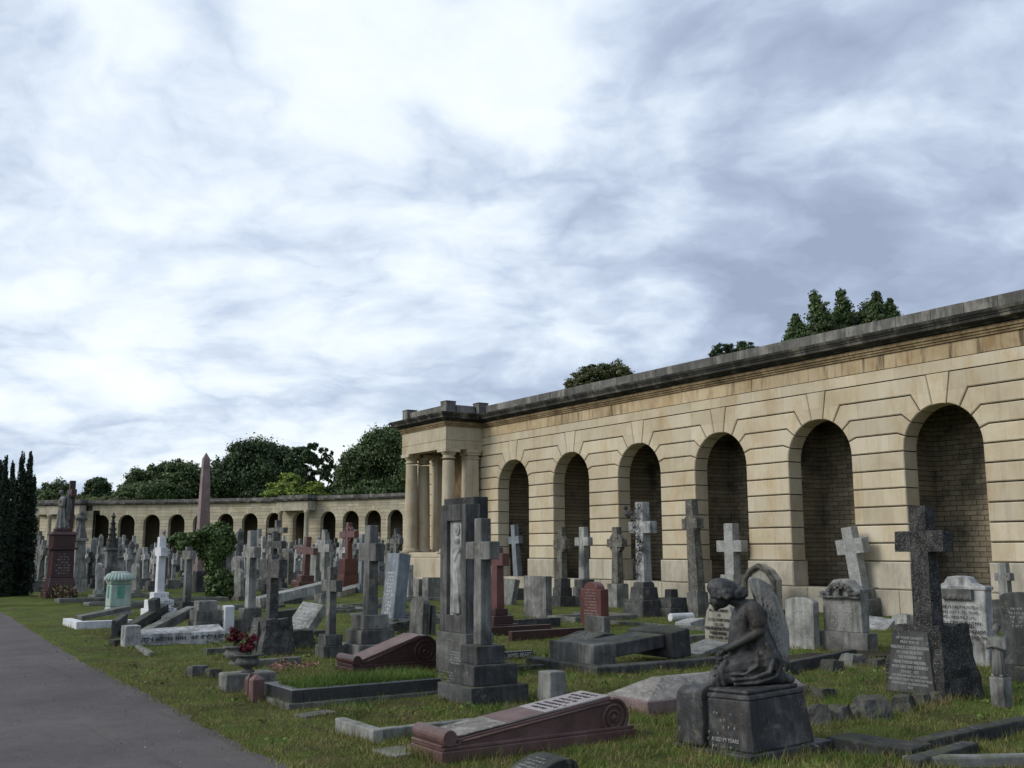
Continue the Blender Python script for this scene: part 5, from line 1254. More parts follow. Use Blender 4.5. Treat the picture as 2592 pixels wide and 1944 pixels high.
for s in (-1, 1): B.cap((0, h*.15*s, z0+h*.70), (-.03, h*.19*s, z0+h*.52), h*.05, h*.042); B.cap((-.03, h*.19*s, z0+h*.52), (-h*.15, h*.05*s, z0+h*.56), h*.042, h*.03); B.ell((-h*.165, h*.035*s, z0+h*.565), (h*.035, h*.03, h*.035))
for q in range(6): a = PI*.55+q*PI*.18; B.cap((math.cos(a)*h*.13, math.sin(a)*h*.13, z0+.005), (math.cos(a)*h*.10, math.sin(a)*h*.10, z0+h*.44), h*.028, h*.016)
B.ell((-h*.09, 0, z0+h*.89), (h*.018, h*.014, h*.022))
sculpt(B, 'figure', M['grey'], ss, .0085, 1)
B = MB(); B.ell((.004, 0, z0+h*.925), (h*.08, h*.082, h*.085)); sculpt(B, 'hair', M['dark'], ss, .009, 1)
for s in (1, -1):
    B = MB(); B.prism([(.02, z0+h*.3), (.05, z0+h*.75), (.09, z0+h*.88), (.11, z0+h*.7), (.10, z0+h*.4)], 'y', h*.10*s-.012, h*.10*s+.012); B.build('wing', M['grey'], ss, .008)
# rubble, fallen stones, kerbs on the right
crossP('low grey block with a dark cap near the tilted cross and boulder cross', (2280, 2332, 1548), [(2280, 2332, 1520)], None, None, M['grey'], group=None, tmat=M['dark'], name='low_block', cat='stone')
q = G(2222, 1592); mb = MB(); mb.box(-.35, .35, -.25, .25, 0, .13); o = mb.build('fallen_slab', M['whitestained'], None, .01); o.location = q; o.rotation_euler = (.12, -.25, .4); tag(o, 'pale broken slab lying tilted in the grass behind the pediment headstone', 'slab')  # loose broken slab, tipped over in the grass
q = G(2295, 1580); mb = MB(); mb.box(-.3, .3, -.22, .22, -.05, .2, .8, .8); o = mb.build('fallen_rubble', M['pale'], None); roughen(o, .04, 4, 3, 4); o.location = q; tag(o, 'pale rough rubble stone behind the boulder cross', 'rubble')
q = G(1778, 1660); mb = MB(); mb.box(-.42, .42, -.22, .22, 0, .07); o = mb.build('fallen_slab', M['pale'], None, .008); o.location = (q.x, q.y, .07); o.rotation_euler = (.06, -.14, .25); tag(o, 'pale flat slab tilted up on its side between the fallen dark monument and the angel', 'slab')
q = G(1735, 1572); mb = MB(); mb.prism([(.09*math.cos(2*PI*i/16), .09+.09*math.sin(2*PI*i/16)) for i in range(16)], 'x', -.42, .2); o = mb.build('fallen_roll', M['white'], None, .01); o.location = q; o.rotation_euler = (0, 0, -.1); tag(o, 'white marble roll fragment lying in the grass left of the pale lettered headstone', 'fragment')
q = G(1752, 1590); mb = MB(); mb.box(-.3, .35, -.15, .25, -.04, .16, .9, .9); o = mb.build('fallen_block', M['whitestained'], None, .012); o.location = q; o.rotation_euler = (0, -.1, .3); tag(o, 'small pale block lying beside the white marble roll fragment', 'fragment')
rg = random.Random(4); rl = ['at the left end of the stone row', 'second from the left in the stone row', 'in the middle of the stone row, the largest', 'right of the largest stone', 'second from the right in the stone row', 'at the right end of the stone row, below the boulder']
for i, (x, y, s) in enumerate(((2072, 1830, .18), (2125, 1826, .15), (2200, 1818, .21), (2285, 1796, .15), (2330, 1784, .12), (2366, 1776, .10))):
    q = G(x, y); mb = MB(); mb.box(-s*1.1, s*1.1, -s*.8, s*.8, -.06, s*.85, .6, .6); o = mb.build('rough_rock', M['rock'], None); roughen(o, s*.28, 5, i+3, 5); o.location = q; o.rotation_euler = (0, 0, rg.uniform(0, 3))
    tag(o, 'dark rough rock '+rl[i], 'rock', 'rough rocks edging a grave')
for i, (x, y, s, lb) in enumerate(((2085, 1770, .13, 'low dark rock half sunk in grass above the stone row'), (2110, 1700, .16, 'brown mossy broken stone by the soil bed, nearer the bed kerb'), (2160, 1688, .19, 'pale broken kerb lump left of the boulder cross base'), (2220, 1692, .14, 'square stone stump touching the boulder cross base'))):
    q = G(x, y); mb = MB(); mb.box(-s, s, -s*.8, s*.8, -.06, s*.9, .7, .7); o = mb.build('rough_rock', M['rock'] if i != 2 else M['kerb'], None); roughen(o, s*.22, 5, i+13, 4); o.location = q; tag(o, lb, 'rock')
def bar(name, label, p, q_, w_, h, mat, cat='grave border', z=-.05, bev=.015, rough=0):
    a, b = G(*p), G(*q_); d_ = b-a; mb = MB(); mb.box(0, d_.length, 0, w_, z, h); o = mb.build(name, mat, None, bev)
    if rough or is_worn(mat): roughen(o, rough or .009, 3, int(p[0]), 5)
    o.location = (a.x, a.y, 0); o.rotation_euler = (0, 0, math.atan2(d_.y, d_.x)); return tag(o, label, cat)
bar('kerb_slab', 'broad dark slab lying in the grass at the bottom right of the angel pedestal', (2090, 1898), (2310, 1932), -.001+.34, .10, M['dark'], 'slab')  # broad kerb slab lying flat
bar('edging_stone', 'long dark kerb running to the right edge in front of the boulder cross', (2352, 1908), (2620, 1846), .14, .10, M['dark'])
bar('edging_stone', 'pale thin kerb at the bottom right corner of the photo', (2300, 1944), (2640, 1938), .12, .07, M['kerb'])
bar('edging_stone', 'dark kerb at the bottom edge, right of the angel pedestal', (2330, 1952), (2480, 1905), .14, .08, M['dark'])
bar('edging_stone', 'dark kerb in front of the soil bed below the pediment headstone', (1990, 1712), (2170, 1672), .12, .16, M['dark'])
q0, q1 = G(1985, 1690), G(2180, 1655); mb = MB(); mb.box(q0.x, q1.x, q0.y-.1, q0.y+.75, -.05, .05); o = mb.build('soil_bed', M['soil'], None); roughen(o, .03, 4, 1, 12); tag(o, 'bed of dark soil and dead leaves in front of the flat-topped headstone', 'flower bed')
bar('edging_stone', 'mossy kerb line behind the fallen dark monument', (1540, 1580), (1800, 1600), .12, .08, M['kerb'])
bar('edging_stone', 'mossy kerb right of the white marble fragments', (1700, 1630), (1800, 1620), .12, .10, M['kerb'])
bar('edging_stone', 'low dark kerb in the grass below the black stepped base', (1450, 1556), (1600, 1560), .12, .07, M['kerb'])
# grey worn stones between the scroll tomb and the arcade
slabP('worn rounded grey headstone behind the dark red scroll tomb', 1034, 1086, 1612, 1512, .3, 'round', M['grey'], seed=3, lean=(.03, .04))
slabP('narrow tilted grey slab touching the worn rounded headstone behind the dark red scroll tomb', 1080, 1102, 1610, 1532, .5, 'flat', M['grey'], lean=(-.04, .06))
bar('leaning_stone', 'sloping dark broken stone lying left of the worn rounded headstone', (995, 1606), (1070, 1585), .2, .2, M['dark'], 'broken stone', rough=.04)
slabP('slim white marble slab beside the pavilion base', 1020, 1046, 1518, 1430, .5, 'flat', M['whitestained'])
slabP('small grey slab right of the slim white marble slab at the pavilion foot', 1046, 1070, 1515, 1466, .4, 'flat', M['pale'])
boxP('chest_tomb', 'grey chest tomb standing before the pavilion base', 'tomb', 1068, 1120, 1520, 1462, 1.4, M['grey'], bev=.015)
boxP('chest_tomb', 'low dark chest tomb behind the blue-grey leaning cross', 'tomb', 1290, 1340, 1520, 1490, 1.2, M['dark'])
slabP('tilted grey slab leaning beside the red granite cross tiers', 1258, 1306, 1532, 1466, .25, 'flat', M['grey'], lean=(0, .22))
# ------------------------------------------------------------------ middle distance, left of the tall cross
GM = 'memorials in the middle of the lawn'
crossP('large grey cross on a heavy tiered base behind the dark red scroll tomb', (858, 1014, 1668), [(858, 1014, 1634), (886, 1010, 1597), (906, 1000, 1558)], (928, 967, 1330), (914, 982, 1376, 1420), M['grey'], group=GM, tmat=M['grey'], taper=.92)
ld = slabP('leaning blue-grey marble slab with rows of white lettering beside the large stained cross', 962, 1023, 1580, 1401, .5, 'flat', M['blue'], GM, lean=(0, .10), ins_mat='letter_white', rows=13, seed=5, insz=(.1, .75), letter=.06)
crossP('slender grey cross on a two-step base left of the dark red scroll tomb', (797, 874, 1669), [(797, 874, 1636), (811, 873, 1608)], (828, 856, 1435), (815, 871, 1468, 1497), M['grey'], group=GM, taper=.92)
crossP('tall pale rough-topped cross on grey steps behind the boulder cross by the path', (590, 672, 1602), [(590, 672, 1570), (606, 664, 1540)], (628, 656, 1343), (617, 664, 1384, 1412), M['pale'], group=GM, tmat=M['grey'], taper=.92)
crossP('white marble cross on three white lettered steps', (357, 444, 1572), [(357, 444, 1543), (370, 442, 1520), (382, 429, 1500)], (397, 421, 1359), (392, 424, 1386, 1408), M['white'], group=GM, taper=.9)
wc = [o for o in COL.objects if o.get('label', '').startswith('white marble cross on three')][0]
for i, (zr, w_) in enumerate(((1524, .62), (1504, .42))): worn_lines(4 if i == 0 else 2, w_, .24, M['letter_dark'], wc, (0, -.60 if i == 0 else -.365, hz(wc.location.x, wc.location.y-.4, zr)), SX, SZ, 40+i, .05)
crossP('grey cross seen side on beside the obelisk, right of the white marble cross', (448, 494, 1566), [(448, 494, 1540), (452, 490, 1524)], (461, 482, 1384), (456, 492, 1394, 1416), M['grey'], group=GM, tmat=M['dark'], taper=.92)
crossP('three-tiered grey base that has lost its cross, with broken pieces leaning on it', (477, 558, 1606), [(477, 558, 1574), (482, 558, 1546), (494, 552, 1522)], None, None, M['grey'], group=GM, name='stepped_base', cat='grave base')
# white small stone
slabP('small white rounded marble stone with dark letters beside the tiered base', 558, 592, 1604, 1533, .8, 'segment', M['white'], GM, ins_mat='letter_dark', rows=8, seed=8, insz=(.25, .85), letter=.035)
# long white kerb with letters
g = G(352, 1638); x1 = solve_x(572, g.y); wk = thing('lettered_border', 'long pale kerb with a line of dark lettering and a post at its left end', 'grave border', (g.x, g.y, 0)); wl = x1-g.x
mb = MB(); mb.hexa([(0, 0, -.05), (wl, 0, -.05), (wl, .5, -.05), (0, .5, -.05), (0, .06, .20), (wl, .06, .20), (wl, .44, .30), (0, .44, .26)]); mb.build('sloped_border', M['whitestained'], wk, .01)
mb = MB(); mb.box(-.26, -.005, -.1, .2, -.05, .36); mb.build('end_post', M['whitestained'], wk, .012)
worn_lines(1, wl*1.7, .14, M['letter_dark'], wk, (wl/2, .03, .175), SX, (0, .22, 1), 60, .065, keep=.97)
bar('edging_stone', 'thin kerb lying in the path grass under the lettered pale kerb', (340, 1642), (376, 1662), .1, .06, M['kerb'])
# fallen crosses
def leaning_beam(label, p, q_, zq, w_, mat, name='fallen_shaft', arms=None):
    a, b = G(*p), G(*q_); b.z = zq; a.z = .06; d_ = b-a; mb = MB(); l_ = d_.length; mb.box(-w_/2, w_/2, -w_*.45, w_*.45, 0, l_)
    if arms: mb.box(-w_*.45, w_*.45, -w_*1.6, w_*1.6, l_*arms, l_*arms+w_)
    o = mb.build(name, mat, None, .015); o.location = a; o.rotation_mode = 'QUATERNION'; o.rotation_quaternion = d_.to_track_quat('Z', 'Y'); return tag(o, label, 'fallen cross', 'fallen cross pieces by the tiered base')
leaning_beam('grey fallen cross shaft leaning up against the three-tiered base', (360, 1618), (482, 1596), .40, .20, M['grey'])
leaning_beam('dark fallen cross propped up in front of the white marble cross', (300, 1616), (414, 1598), .46, .19, M['dark'], arms=.72)
bar('broken_stone', 'dark broken stone slab standing on edge at the left end of the fallen crosses', (298, 1618), (322, 1596), .13, .34, M['dark'], 'broken stone')
bar('edging_stone', 'dark low kerb under the fallen crosses', (288, 1638), (345, 1634), .2, .12, M['dark'])
kerbR('low white marble kerb in the grass left of the fallen crosses', G(192, 1594).x, G(318, 1594).x+.3, G(192, 1594).y, G(192, 1594).y+1.4, .16, .18, M['white'], sides='ws')
q = G(262, 1570); mb = MB(); mb.box(-.6, .6, -.2, .2, 0, .1); o = mb.build('fallen_slab', M['grey'], None, .01); o.location = (q.x, q.y, .12); o.rotation_euler = (0, -.15, .2); tag(o, 'grey slab lying tilted at the foot of the green copper tomb', 'slab')
# boulders and fallen inscribed block
q = G(772, 1628); mb = MB(); mb.box(-.34, .34, -.22, .22, -.10, .10); o = mb.build('fallen_block', M['pale'], None, .012); o.location = (q.x, q.y, .38); o.rotation_mode = 'XYZ'; o.rotation_euler = (.15, -.75, .5); tag(o, 'pale lettered block tipped on its side right of the boulder cross', 'fragment')
worn_lines(7, .36, .55, M['letter_white'], o, (.3, 0, .101), (0, -1, 0), (1, 0, 0), 71, .04)
q = G(755, 1640); mb = MB(); mb.box(-.25, .25, -.2, .2, -.06, .3, .7, .7); o = mb.build('rough_rock', M['rock'], None); roughen(o, .05, 4, 40, 4); o.location = q; tag(o, 'dark rock under the tipped lettered block', 'rock')
q = G(742, 1546); mb = MB(); mb.box(-1.1, 1.1, -.25, .25, -.12, .12); o = mb.build('fallen_slab', M['pale'], None, .012); o.location = (q.x, q.y, .45); o.rotation_euler = (0, -.18, .1); tag(o, 'long pale slab lying propped up behind the boulder cross', 'slab')
bar('edging_stone', 'dark kerb behind the boulder cross under the long propped slab', (700, 1578), (800, 1560), .2, .25, M['dark'])
for i, (x, y, s, lb) in enumerate(((500, 1714, .13, 'broken grey stone lump in the path grass left of the urn block'), (540, 1716, .10, 'low mossy stone beside the broken grey lump'))):
    q = G(x, y); mb = MB(); mb.box(-s, s, -s, s, -.05, s*1.1, .8, .8); o = mb.build('rough_rock', M['grey'], None); roughen(o, s*.2, 5, i+60, 3); o.location = q; tag(o, lb, 'rock')
# long kerbs in the middle lawn
kerbR('grey stone kerb enclosing turf below the slender two-step cross', G(640, 1690).x, G(800, 1690).x, G(640, 1690).y, G(640, 1690).y+2.2, .10, .14, M['kerb'], sides='sn')
kerbR('dark kerb plot left of the large stained cross', G(720, 1618).x, G(860, 1618).x, G(720, 1618).y, G(720, 1618).y+2, .12, .16, M['dark'], sides='sn')
# green copper tomb
X, Y, dx, dy = foot(262, 332, 1560, 1.0); ht = hz(X, Y, 1447)
ct = thing('copper_tomb', 'pale green copper tomb with a scalloped domed lid', 'tomb', (X+dx/2, Y+dy/2, 0)); a = (dx+dy)/4
mb = MB(); mb.box(-a*1.08, a*1.08, -a*1.08, a*1.08, -.06, .1); mb.build('base_slab', M['pale'], ct, .015)
mb = MB(); mb.box(-a*1.0, a*1.0, -a*1.0, a*1.0, .101, ht*.2, .93, .93); mb.box(-a*.93, a*.93, -a*.93, a*.93, ht*.2, ht*.7, .95, .95); mb.box(-a*.885, a*.885, -a*.885, a*.885, ht*.7, ht*.79, 1.12, 1.12); mb.build('body', M['copper'], ct, .03)
mb = MB(); mb.lathe([(a*1.2, ht*.791), (a*1.2, ht*.84), (a*1.02, ht*.91), (a*.75, ht*.96), (a*.7, ht*.965), (a*.7, ht), (a*.62, ht)], n=32)
for i in range(24): an = 2*PI*i/24; mb.tube([(a*1.2*math.cos(an), a*1.2*math.sin(an), ht*.79), (a*1.18*math.cos(an), a*1.18*math.sin(an), ht*.85), (a*.98*math.cos(an), a*.98*math.sin(an), ht*.92), (a*.74*math.cos(an), a*.74*math.sin(an), ht*.96)], [a*.13, a*.13, a*.11, a*.07], 6)
mb.build('scalloped_lid', M['copper'], ct, 0, True)
for an in (-PI*.5-.0, -PI): 
    mb = MB(); mb.box(-a*.30, a*.30, -.02, .03, ht*.40, ht*.68); o = mb.build('panel', M['copperpanel'], ct, .005); r_ = a*.90; o.location = (r_*math.cos(an), r_*math.sin(an), 0); o.rotation_euler = (0, 0, an+PI/2)
# obelisk
X, Y, dx, dy = foot(485, 530, 1500, 1.0); ob = thing('obelisk', 'tall pink granite obelisk rising above the graves to the sky', 'obelisk', (X+dx/2, Y+dy/2, 0)); s = (dx+dy)/2
cx, cy = X+dx/2, Y+dy/2
z1, z2, z3, z4, z5 = [hz(cx, cy, v) for v in (1446, 1402, 1343, 1161, 1146)]
mb = MB(); mb.box(-s/2, s/2, -s/2, s/2, -.06, z1); mb.build('base', M['dark'], ob, .02)
mb = MB(); mb.box(-s*.46, s*.46, -s*.46, s*.46, z1, z1+(z2-z1)*.4); mb.box(-s*.40, s*.40, -s*.40, s*.40, z1+(z2-z1)*.4, z3-.05, .98, .98); mb.box(-s*.44, s*.44, -s*.44, s*.44, z3-.049, z3); mb.build('pedestal', M['pink'], ob, .02)
w0, w1 = s*.40, s*.235
mb = MB(); mb.hexa([(-w0, -w0, z3), (w0, -w0, z3), (w0, w0, z3), (-w0, w0, z3), (-w1, -w1, z4), (w1, -w1, z4), (w1, w1, z4), (-w1, w1, z4)]); mb.hexa([(-w1, -w1, z4), (w1, -w1, z4), (w1, w1, z4), (-w1, w1, z4), (-.01, -.01, z5), (.01, -.01, z5), (.01, .01, z5), (-.01, .01, z5)]); mb.build('shaft', M['pink'], ob, .01)
# ivy-covered memorials
def ivy(name, label, px, py, lobes_px, n, seed, stem):
    base = G(px, py); d_ = depth(base.x, base.y); root = thing(name, label, 'ivy', (base.x, base.y, 0)); lob = []
    for (x, y, rx, ry) in lobes_px:
        q = plan(x, d_); z = hz(q.x, q.y, y); lob.append(((q.x-base.x, q.y-base.y, z), (rx*d_/F, rx*d_/F, ry*d_/F)))
    P, Q = clumps(lob, n, seed, 24, .46, .3); o = bpy.data.objects.new('foliage', leaf_mesh('foliage', P, Q, .15, M['leaf_ivy'], seed)); COL.objects.link(o); o.parent = root
    mb = MB(); mb.box(-stem, stem, -stem, stem, -.05, lob[0][0][2]); mb.build('overgrown_pillar', M['dark'], root, .02); return root
ivy('ivy_memorial', 'memorial pillar smothered in spreading ivy in front of the obelisk', 545, 1514, [(550, 1362, 30, 30), (478, 1372, 30, 20), (448, 1366, 20, 9), (512, 1366, 30, 20), (570, 1378, 20, 30), (556, 1342, 20, 16), (545, 1420, 17, 40), (543, 1476, 15, 36), (470, 1392, 14, 18), (535, 1398, 24, 20)], 24000, 41, .25)
ivy('ivy_bush', 'low ivy bush growing beside the ivy-covered pillar', 566, 1516, [(566, 1474, 30, 30), (548, 1492, 22, 24), (585, 1490, 20, 24)], 9000, 42, .15)
# maroon monument with the standing angel
X, Y, dx, dy = foot(102, 196, 1516, 1.0); mx, my = X+dx/2, Y+dy/2; s = (dx+dy)/2
mm = thing('angel_monument', 'dark maroon pedestal monument with a standing angel and a tall shaft behind it', 'memorial', (mx, my, 0))
zz = [hz(mx, my, v) for v in (1492, 1462, 1440, 1392, 1385, 1362, 1354, 1346, 1338)]
mb = MB(); mb.box(-s/2, s/2, -s/2, s/2, -.06, zz[0]); mb.build('base', M['maroon'], mm, .02)
mb = MB(); mb.box(-s*.44, s*.44, -s*.44, s*.44, zz[0], zz[1], .86, .86); mb.box(-s*.36, s*.36, -s*.36, s*.36, zz[1], zz[3], .96, .96); mb.build('dado', M['maroon'], mm, .02)
mb = MB(); mb.box(-s*.44, s*.44, -s*.44, s*.44, zz[3], zz[4]); mb.box(-s*.36, s*.36, -s*.36, s*.36, zz[4], zz[6]); mb.box(-s*.44, s*.44, -s*.44, s*.44, zz[6], zz[7], .8, .8); mb.box(-s*.26, s*.26, -s*.26, s*.26, zz[7], zz[8]); mb.build('cornice_block', M['maroon'], mm, .015)
worn_lines(8, s*.5, zz[3]-zz[1]-.2, M['letter_pale'], mm, (0, -s*.362, zz[3]-.1), SX, SZ, 90, .05, keep=.6)
zc = hz(mx+.2, my, 1217); mb = MB(); cross_mesh(mb, .19, .19, zz[8], zc, .75, hz(mx, my, 1258), hz(mx, my, 1239), 1.0); o = mb.build('shaft', M['maroon'], mm, .01); o.location = (.22, -.02, 0)
B = MB(); z0 = zz[8]; h = hz(mx, my, 1240)-z0
B.cap((-.02, 0, z0+.05), (-.05, 0, z0+h*.45), .2, .13); B.cap((-.05, 0, z0+h*.45), (-.06, 0, z0+h*.70), .13, .15); B.ell((-.05, 0, z0+h*.76), (.12, .2, .1)); B.cap((-.06, 0, z0+h*.8), (-.1, 0, z0+h*.87), .05, .05); B.ell((-.13, 0, z0+h*.93), (.085, .075, .10)); B.ell((-.21, 0, z0+h*.91), (.02, .015, .025))
for s_ in (-1, 1): B.cap((-.05, .19*s_, z0+h*.75), (-.10, .22*s_, z0+h*.58), .07, .055); B.cap((-.10, .22*s_, z0+h*.58), (-.24, .05*s_, z0+h*.62), .055, .035); B.ell((-.26, .03*s_, z0+h*.63), (.05, .035, .04))
for q in range(9): an = 2*PI*q/9; B.cap((-.02+.22*math.cos(an), .22*math.sin(an), z0+.02), (-.05+.13*math.cos(an), .13*math.sin(an), z0+h*.5), .04, .02)
sculpt(B, 'angel_figure', M['grey'], mm, .02, 1)
for s_ in (-1, 1):
    mb = MB(); mb.prism([(.05, z0+h*.25), (.02, z0+h*.6), (.05, z0+h*.85), (.12, z0+h*.9), (.2, z0+h*.75), (.22, z0+h*.5), (.15, z0+h*.2)], 'y', .15*s_-.03, .15*s_+.03); mb.build('wing', M['grey'], mm, .02)
q = G(152, 1515); rg_ = np.random.default_rng(3); P = rg_.normal(size=(600, 3))*np.array([.22, .22, .13])+np.array([0, 0, .2]); me = leaf_mesh('dry_shrub', P, rg_.normal(size=(600, 3)), .10, M['leaf_fallen'], 4); o = bpy.data.objects.new('dry_shrub', me); COL.objects.link(o); o.location = q; tag(o, 'dry brown shrub at the foot of the maroon angel monument', 'shrub')
# draped figure on a column
X, Y, dx, dy = foot(178, 212, 1500, 1.0); mx, my = X+dx/2, Y+dy/2
cf = thing('column_statue', 'grey stone figure with spread arms on a pillar right of the maroon angel monument', 'statue', (mx, my, 0)); za, zb = hz(mx, my, 1362), hz(mx, my, 1294); h = zb-za
mb = MB(); mb.box(-.3, .3, -.3, .3, -.06, .5); mb.box(-.2, .2, -.2, .2, .5, za-.12, .9, .9); mb.box(-.27, .27, -.27, .27, za-.12, za); mb.build('pillar', M['pale'], cf, .02)
B = MB(); B.cap((0, 0, za), (0, 0, za+h*.45), .22, .14); B.cap((0, 0, za+h*.45), (0, 0, za+h*.7), .14, .17); B.ell((0, 0, za+h*.9), (.1, .1, .12)); B.cap((0, 0, za+h*.7), (0, 0, za+h*.85), .07, .07)
for s_ in (-1, 1): B.cap((0, .15*s_, za+h*.72), (.25*s_*.7, .3*s_, za+h*.74), .07, .08); B.ell((.3*s_*.7, .36*s_, za+h*.72), (.10, .10, .10))
for q in range(7): an = 2*PI*q/7; B.cap((.22*math.cos(an), .22*math.sin(an), za+.01), (.13*math.cos(an), .13*math.sin(an), za+h*.5), .045, .02)
sculpt(B, 'figure', M['grey'], cf, .022, 1)
# gothic spire
X, Y, dx, dy = foot(262, 292, 1500, 1.0); mx, my = X+dx/2, Y+dy/2
gs = thing('gothic_spire', 'slim dark gothic spire monument with crockets and a finial', 'memorial', (mx, my, 0)); zt = hz(mx, my, 1297)
mb = MB(); mb.box(-.28, .28, -.28, .28, -.06, zt*.3); mb.box(-.2, .2, -.2, .2, zt*.3, zt*.52); mb.box(-.27, .27, -.27, .27, zt*.52, zt*.55); mb.build('shaft', M['grey'], gs, .015)
mb = MB(); mb.lathe([(.26, zt*.55), (.14, zt*.66), (.09, zt*.82), (.05, zt*.93), (.11, zt*.945), (.05, zt*.965), (.015, zt)], n=8)
for i in range(5):
    for k in range(4): an = PI/2*k+PI/4; r_ = .22-.035*i; mb.ell((r_*math.cos(an), r_*math.sin(an), zt*(.58+.07*i)), (.045, .045, .05), None, 6, 4)
mb.build('spire', M['dark'], gs)
# named mid crosses
crossP('red granite celtic cross on a tapering red lettered base', (850, 912, 1486), [(850, 912, 1466), (854, 909, 1455), (857, 906, 1414)], (874, 894, 1323), (858, 908, 1345, 1361), M['red'], 'celtic', GM, tmat=M['red'], taper=.8, ttaper=.94)
crossP('plain pink granite cross tilting over two red steps', (736, 806, 1490), [(736, 806, 1472), (745, 790, 1456)], (754, 774, 1358), (730, 786, 1384, 1402), M['pinkstone'] if False else M['redmatt'], 'plain', GM, lean=(.06, .02), taper=.95)
crossP('broad dark cross with wide arms standing before the far portico', (676, 720, 1486), [(676, 720, 1462)], (690, 708, 1317), (676, 728, 1336, 1350), M['grey'], 'plain', GM)
crossP('dark soot-blackened cross with long arms left of the pink tilted cross', (664, 718, 1500), [(664, 718, 1478), (672, 712, 1462)], (684, 704, 1345), (664, 724, 1370, 1389), M['dark'], 'plain', GM)
crossP('tall pale cross right of the pink tilted cross', (796, 848, 1506), [(796, 848, 1484)], (808, 829, 1347), (802, 843, 1378, 1398), M['pale'], 'plain', GM)
slabP('rounded lichened headstone behind the boulder cross', 712, 742, 1480, 1390, .3, 'round', M['lichen'], GM)
crossP('dark grey cross with a flat side beside the red celtic cross', (900, 932, 1500), [(900, 932, 1478)], (906, 924, 1352), (898, 930, 1374, 1390), M['blue'], 'plain', GM, taper=.95)
bar('fallen_scroll', 'pale fallen scroll stone lying between the slender cross and the large stained cross', (862, 1512), (925, 1492), .5, .2, M['pale'], 'fallen stone')
crossP('pair of grey stacked base blocks behind the pale fallen scroll stone', (795, 850, 1528), [(795, 850, 1506), (802, 846, 1490)], None, None, M['grey'], group=GM, name='stepped_base', cat='grave base')
crossP('dark stepped base behind the slender two-step cross', (700, 765, 1530), [(700, 765, 1512), (708, 758, 1498)], None, None, M['dark'], group=GM, name='stepped_base', cat='grave base')

# ------------------------------------------------------------------ crowded far rows: one of each kind, then copies
protos = []
def proto(kind, label, cat, build):
    r = thing(kind, label, cat, (0, 0, -60), 'memorials in the crowded far rows'); build(r); protos.append((r, label)); return r
def steps(r, m, n=2, s=.42):
    z = -.06
    for i in range(n):
        mb = MB(); w_ = s*(1-.22*i); mb.box(-w_, w_, -w_, w_, z, z+.27); mb.build('base_step', m, r, .015); z += .269
    return z
def pc(m, tm, style, H, span, label, th=.24):
    def b(r):
        z = steps(r, tm); mb = MB(); cross_mesh(mb, th*.85, th, z, H, span, H*.70, H*.70+th*1.05, .85, style); mb.build('cross', m, r, .012)
    return proto('stone_cross', label, 'cross', b)
pc(M['grey'], M['dark'], 'plain', 2.1, .85, 'grey plain stone cross in the crowded far rows before the curved arcade')
pc(M['pale'], M['grey'], 'plain', 2.3, .9, 'pale stone cross in the crowded far rows before the curved arcade')
pc(M['grey'], M['grey'], 'celtic', 2.2, .8, 'grey ringed celtic cross in the crowded far rows before the curved arcade')
pc(M['whitestained'], M['grey'], 'plain', 1.9, .8, 'stained white marble cross in the crowded far rows before the curved arcade')
pc(M['dark'], M['dark'], 'plain', 2.0, .95, 'blackened stone cross in the crowded far rows before the curved arcade', .28)
def ph_(m, shape_w, H, label, top):
    def b(r):
        w_ = shape_w/2; p = [(-w_, -.06), (-w_, H-w_*.6)]+[(w_*math.cos(PI*(1-i/10)), H-w_*top+w_*top*math.sin(PI*i/10)) for i in range(11)]+[(w_, -.06)]
        mb = MB(); mb.prism(p, 'x', -.08, .08); mb.build('slab', m, r, .012)
        mb = MB(); mb.box(-.16, .16, -w_*1.15, w_*1.15, -.06, .18); mb.build('base', m, r, .012)
    return proto('headstone', label, 'headstone', b)
ph_(M['grey'], .75, 1.35, 'grey rounded headstone in the crowded far rows before the curved arcade', .6)
ph_(M['whitestained'], .7, 1.25, 'stained white headstone in the crowded far rows before the curved arcade', .3)
ph_(M['pale'], .85, 1.5, 'pale broad headstone in the crowded far rows before the curved arcade', .5)
def urnp(r):
    z = steps(r, M['grey'], 2, .5); mb = MB(); mb.box(-.26, .26, -.26, .26, z, 1.45, .9, .9); mb.box(-.33, .33, -.33, .33, 1.45, 1.53); mb.build('pedestal', M['pale'], r, .012)
    mb = MB(); mb.lathe([(.12, 1.53), (.06, 1.6), (.2, 1.78), (.22, 1.9), (.12, 1.98), (.15, 2.02), (.05, 2.12), (.02, 2.2)], n=14); mb.build('urn', M['grey'], r, 0, True)
proto('urn_memorial', 'urn on a pale pedestal in the crowded far rows before the curved arcade', 'memorial', urnp)
def obp(r):
    z = steps(r, M['dark'], 2, .45); mb = MB(); mb.box(-.24, .24, -.24, .24, z, 2.3, .6, .6); mb.box(-.144, .144, -.144, .144, 2.301, 2.5, .05, .05); mb.build('shaft', M['grey'], r, .01)
proto('small_obelisk', 'small grey obelisk in the crowded far rows before the curved arcade', 'obelisk', obp)
def figp(r):
    z = steps(r, M['grey'], 2, .45); mb = MB(); mb.box(-.25, .25, -.25, .25, z, 1.2, .92, .92); mb.build('pedestal', M['grey'], r, .015)
    B = MB(); B.cap((0, 0, 1.2), (0, 0, 1.65), .2, .12); B.cap((0, 0, 1.65), (-.02, 0, 1.95), .12, .15); B.ell((-.03, 0, 2.2), (.09, .08, .11)); B.cap((-.02, 0, 1.95), (-.03, 0, 2.12), .07, .06)
    for s_ in (-1, 1): B.cap((-.02, .15*s_, 1.98), (-.14, .12*s_, 1.75), .06, .05)
    sculpt(B, 'figure', M['whitestained'], r, .025, 1)
proto('statue_memorial', 'small weathered standing figure on a pedestal in the crowded far rows', 'statue', figp)
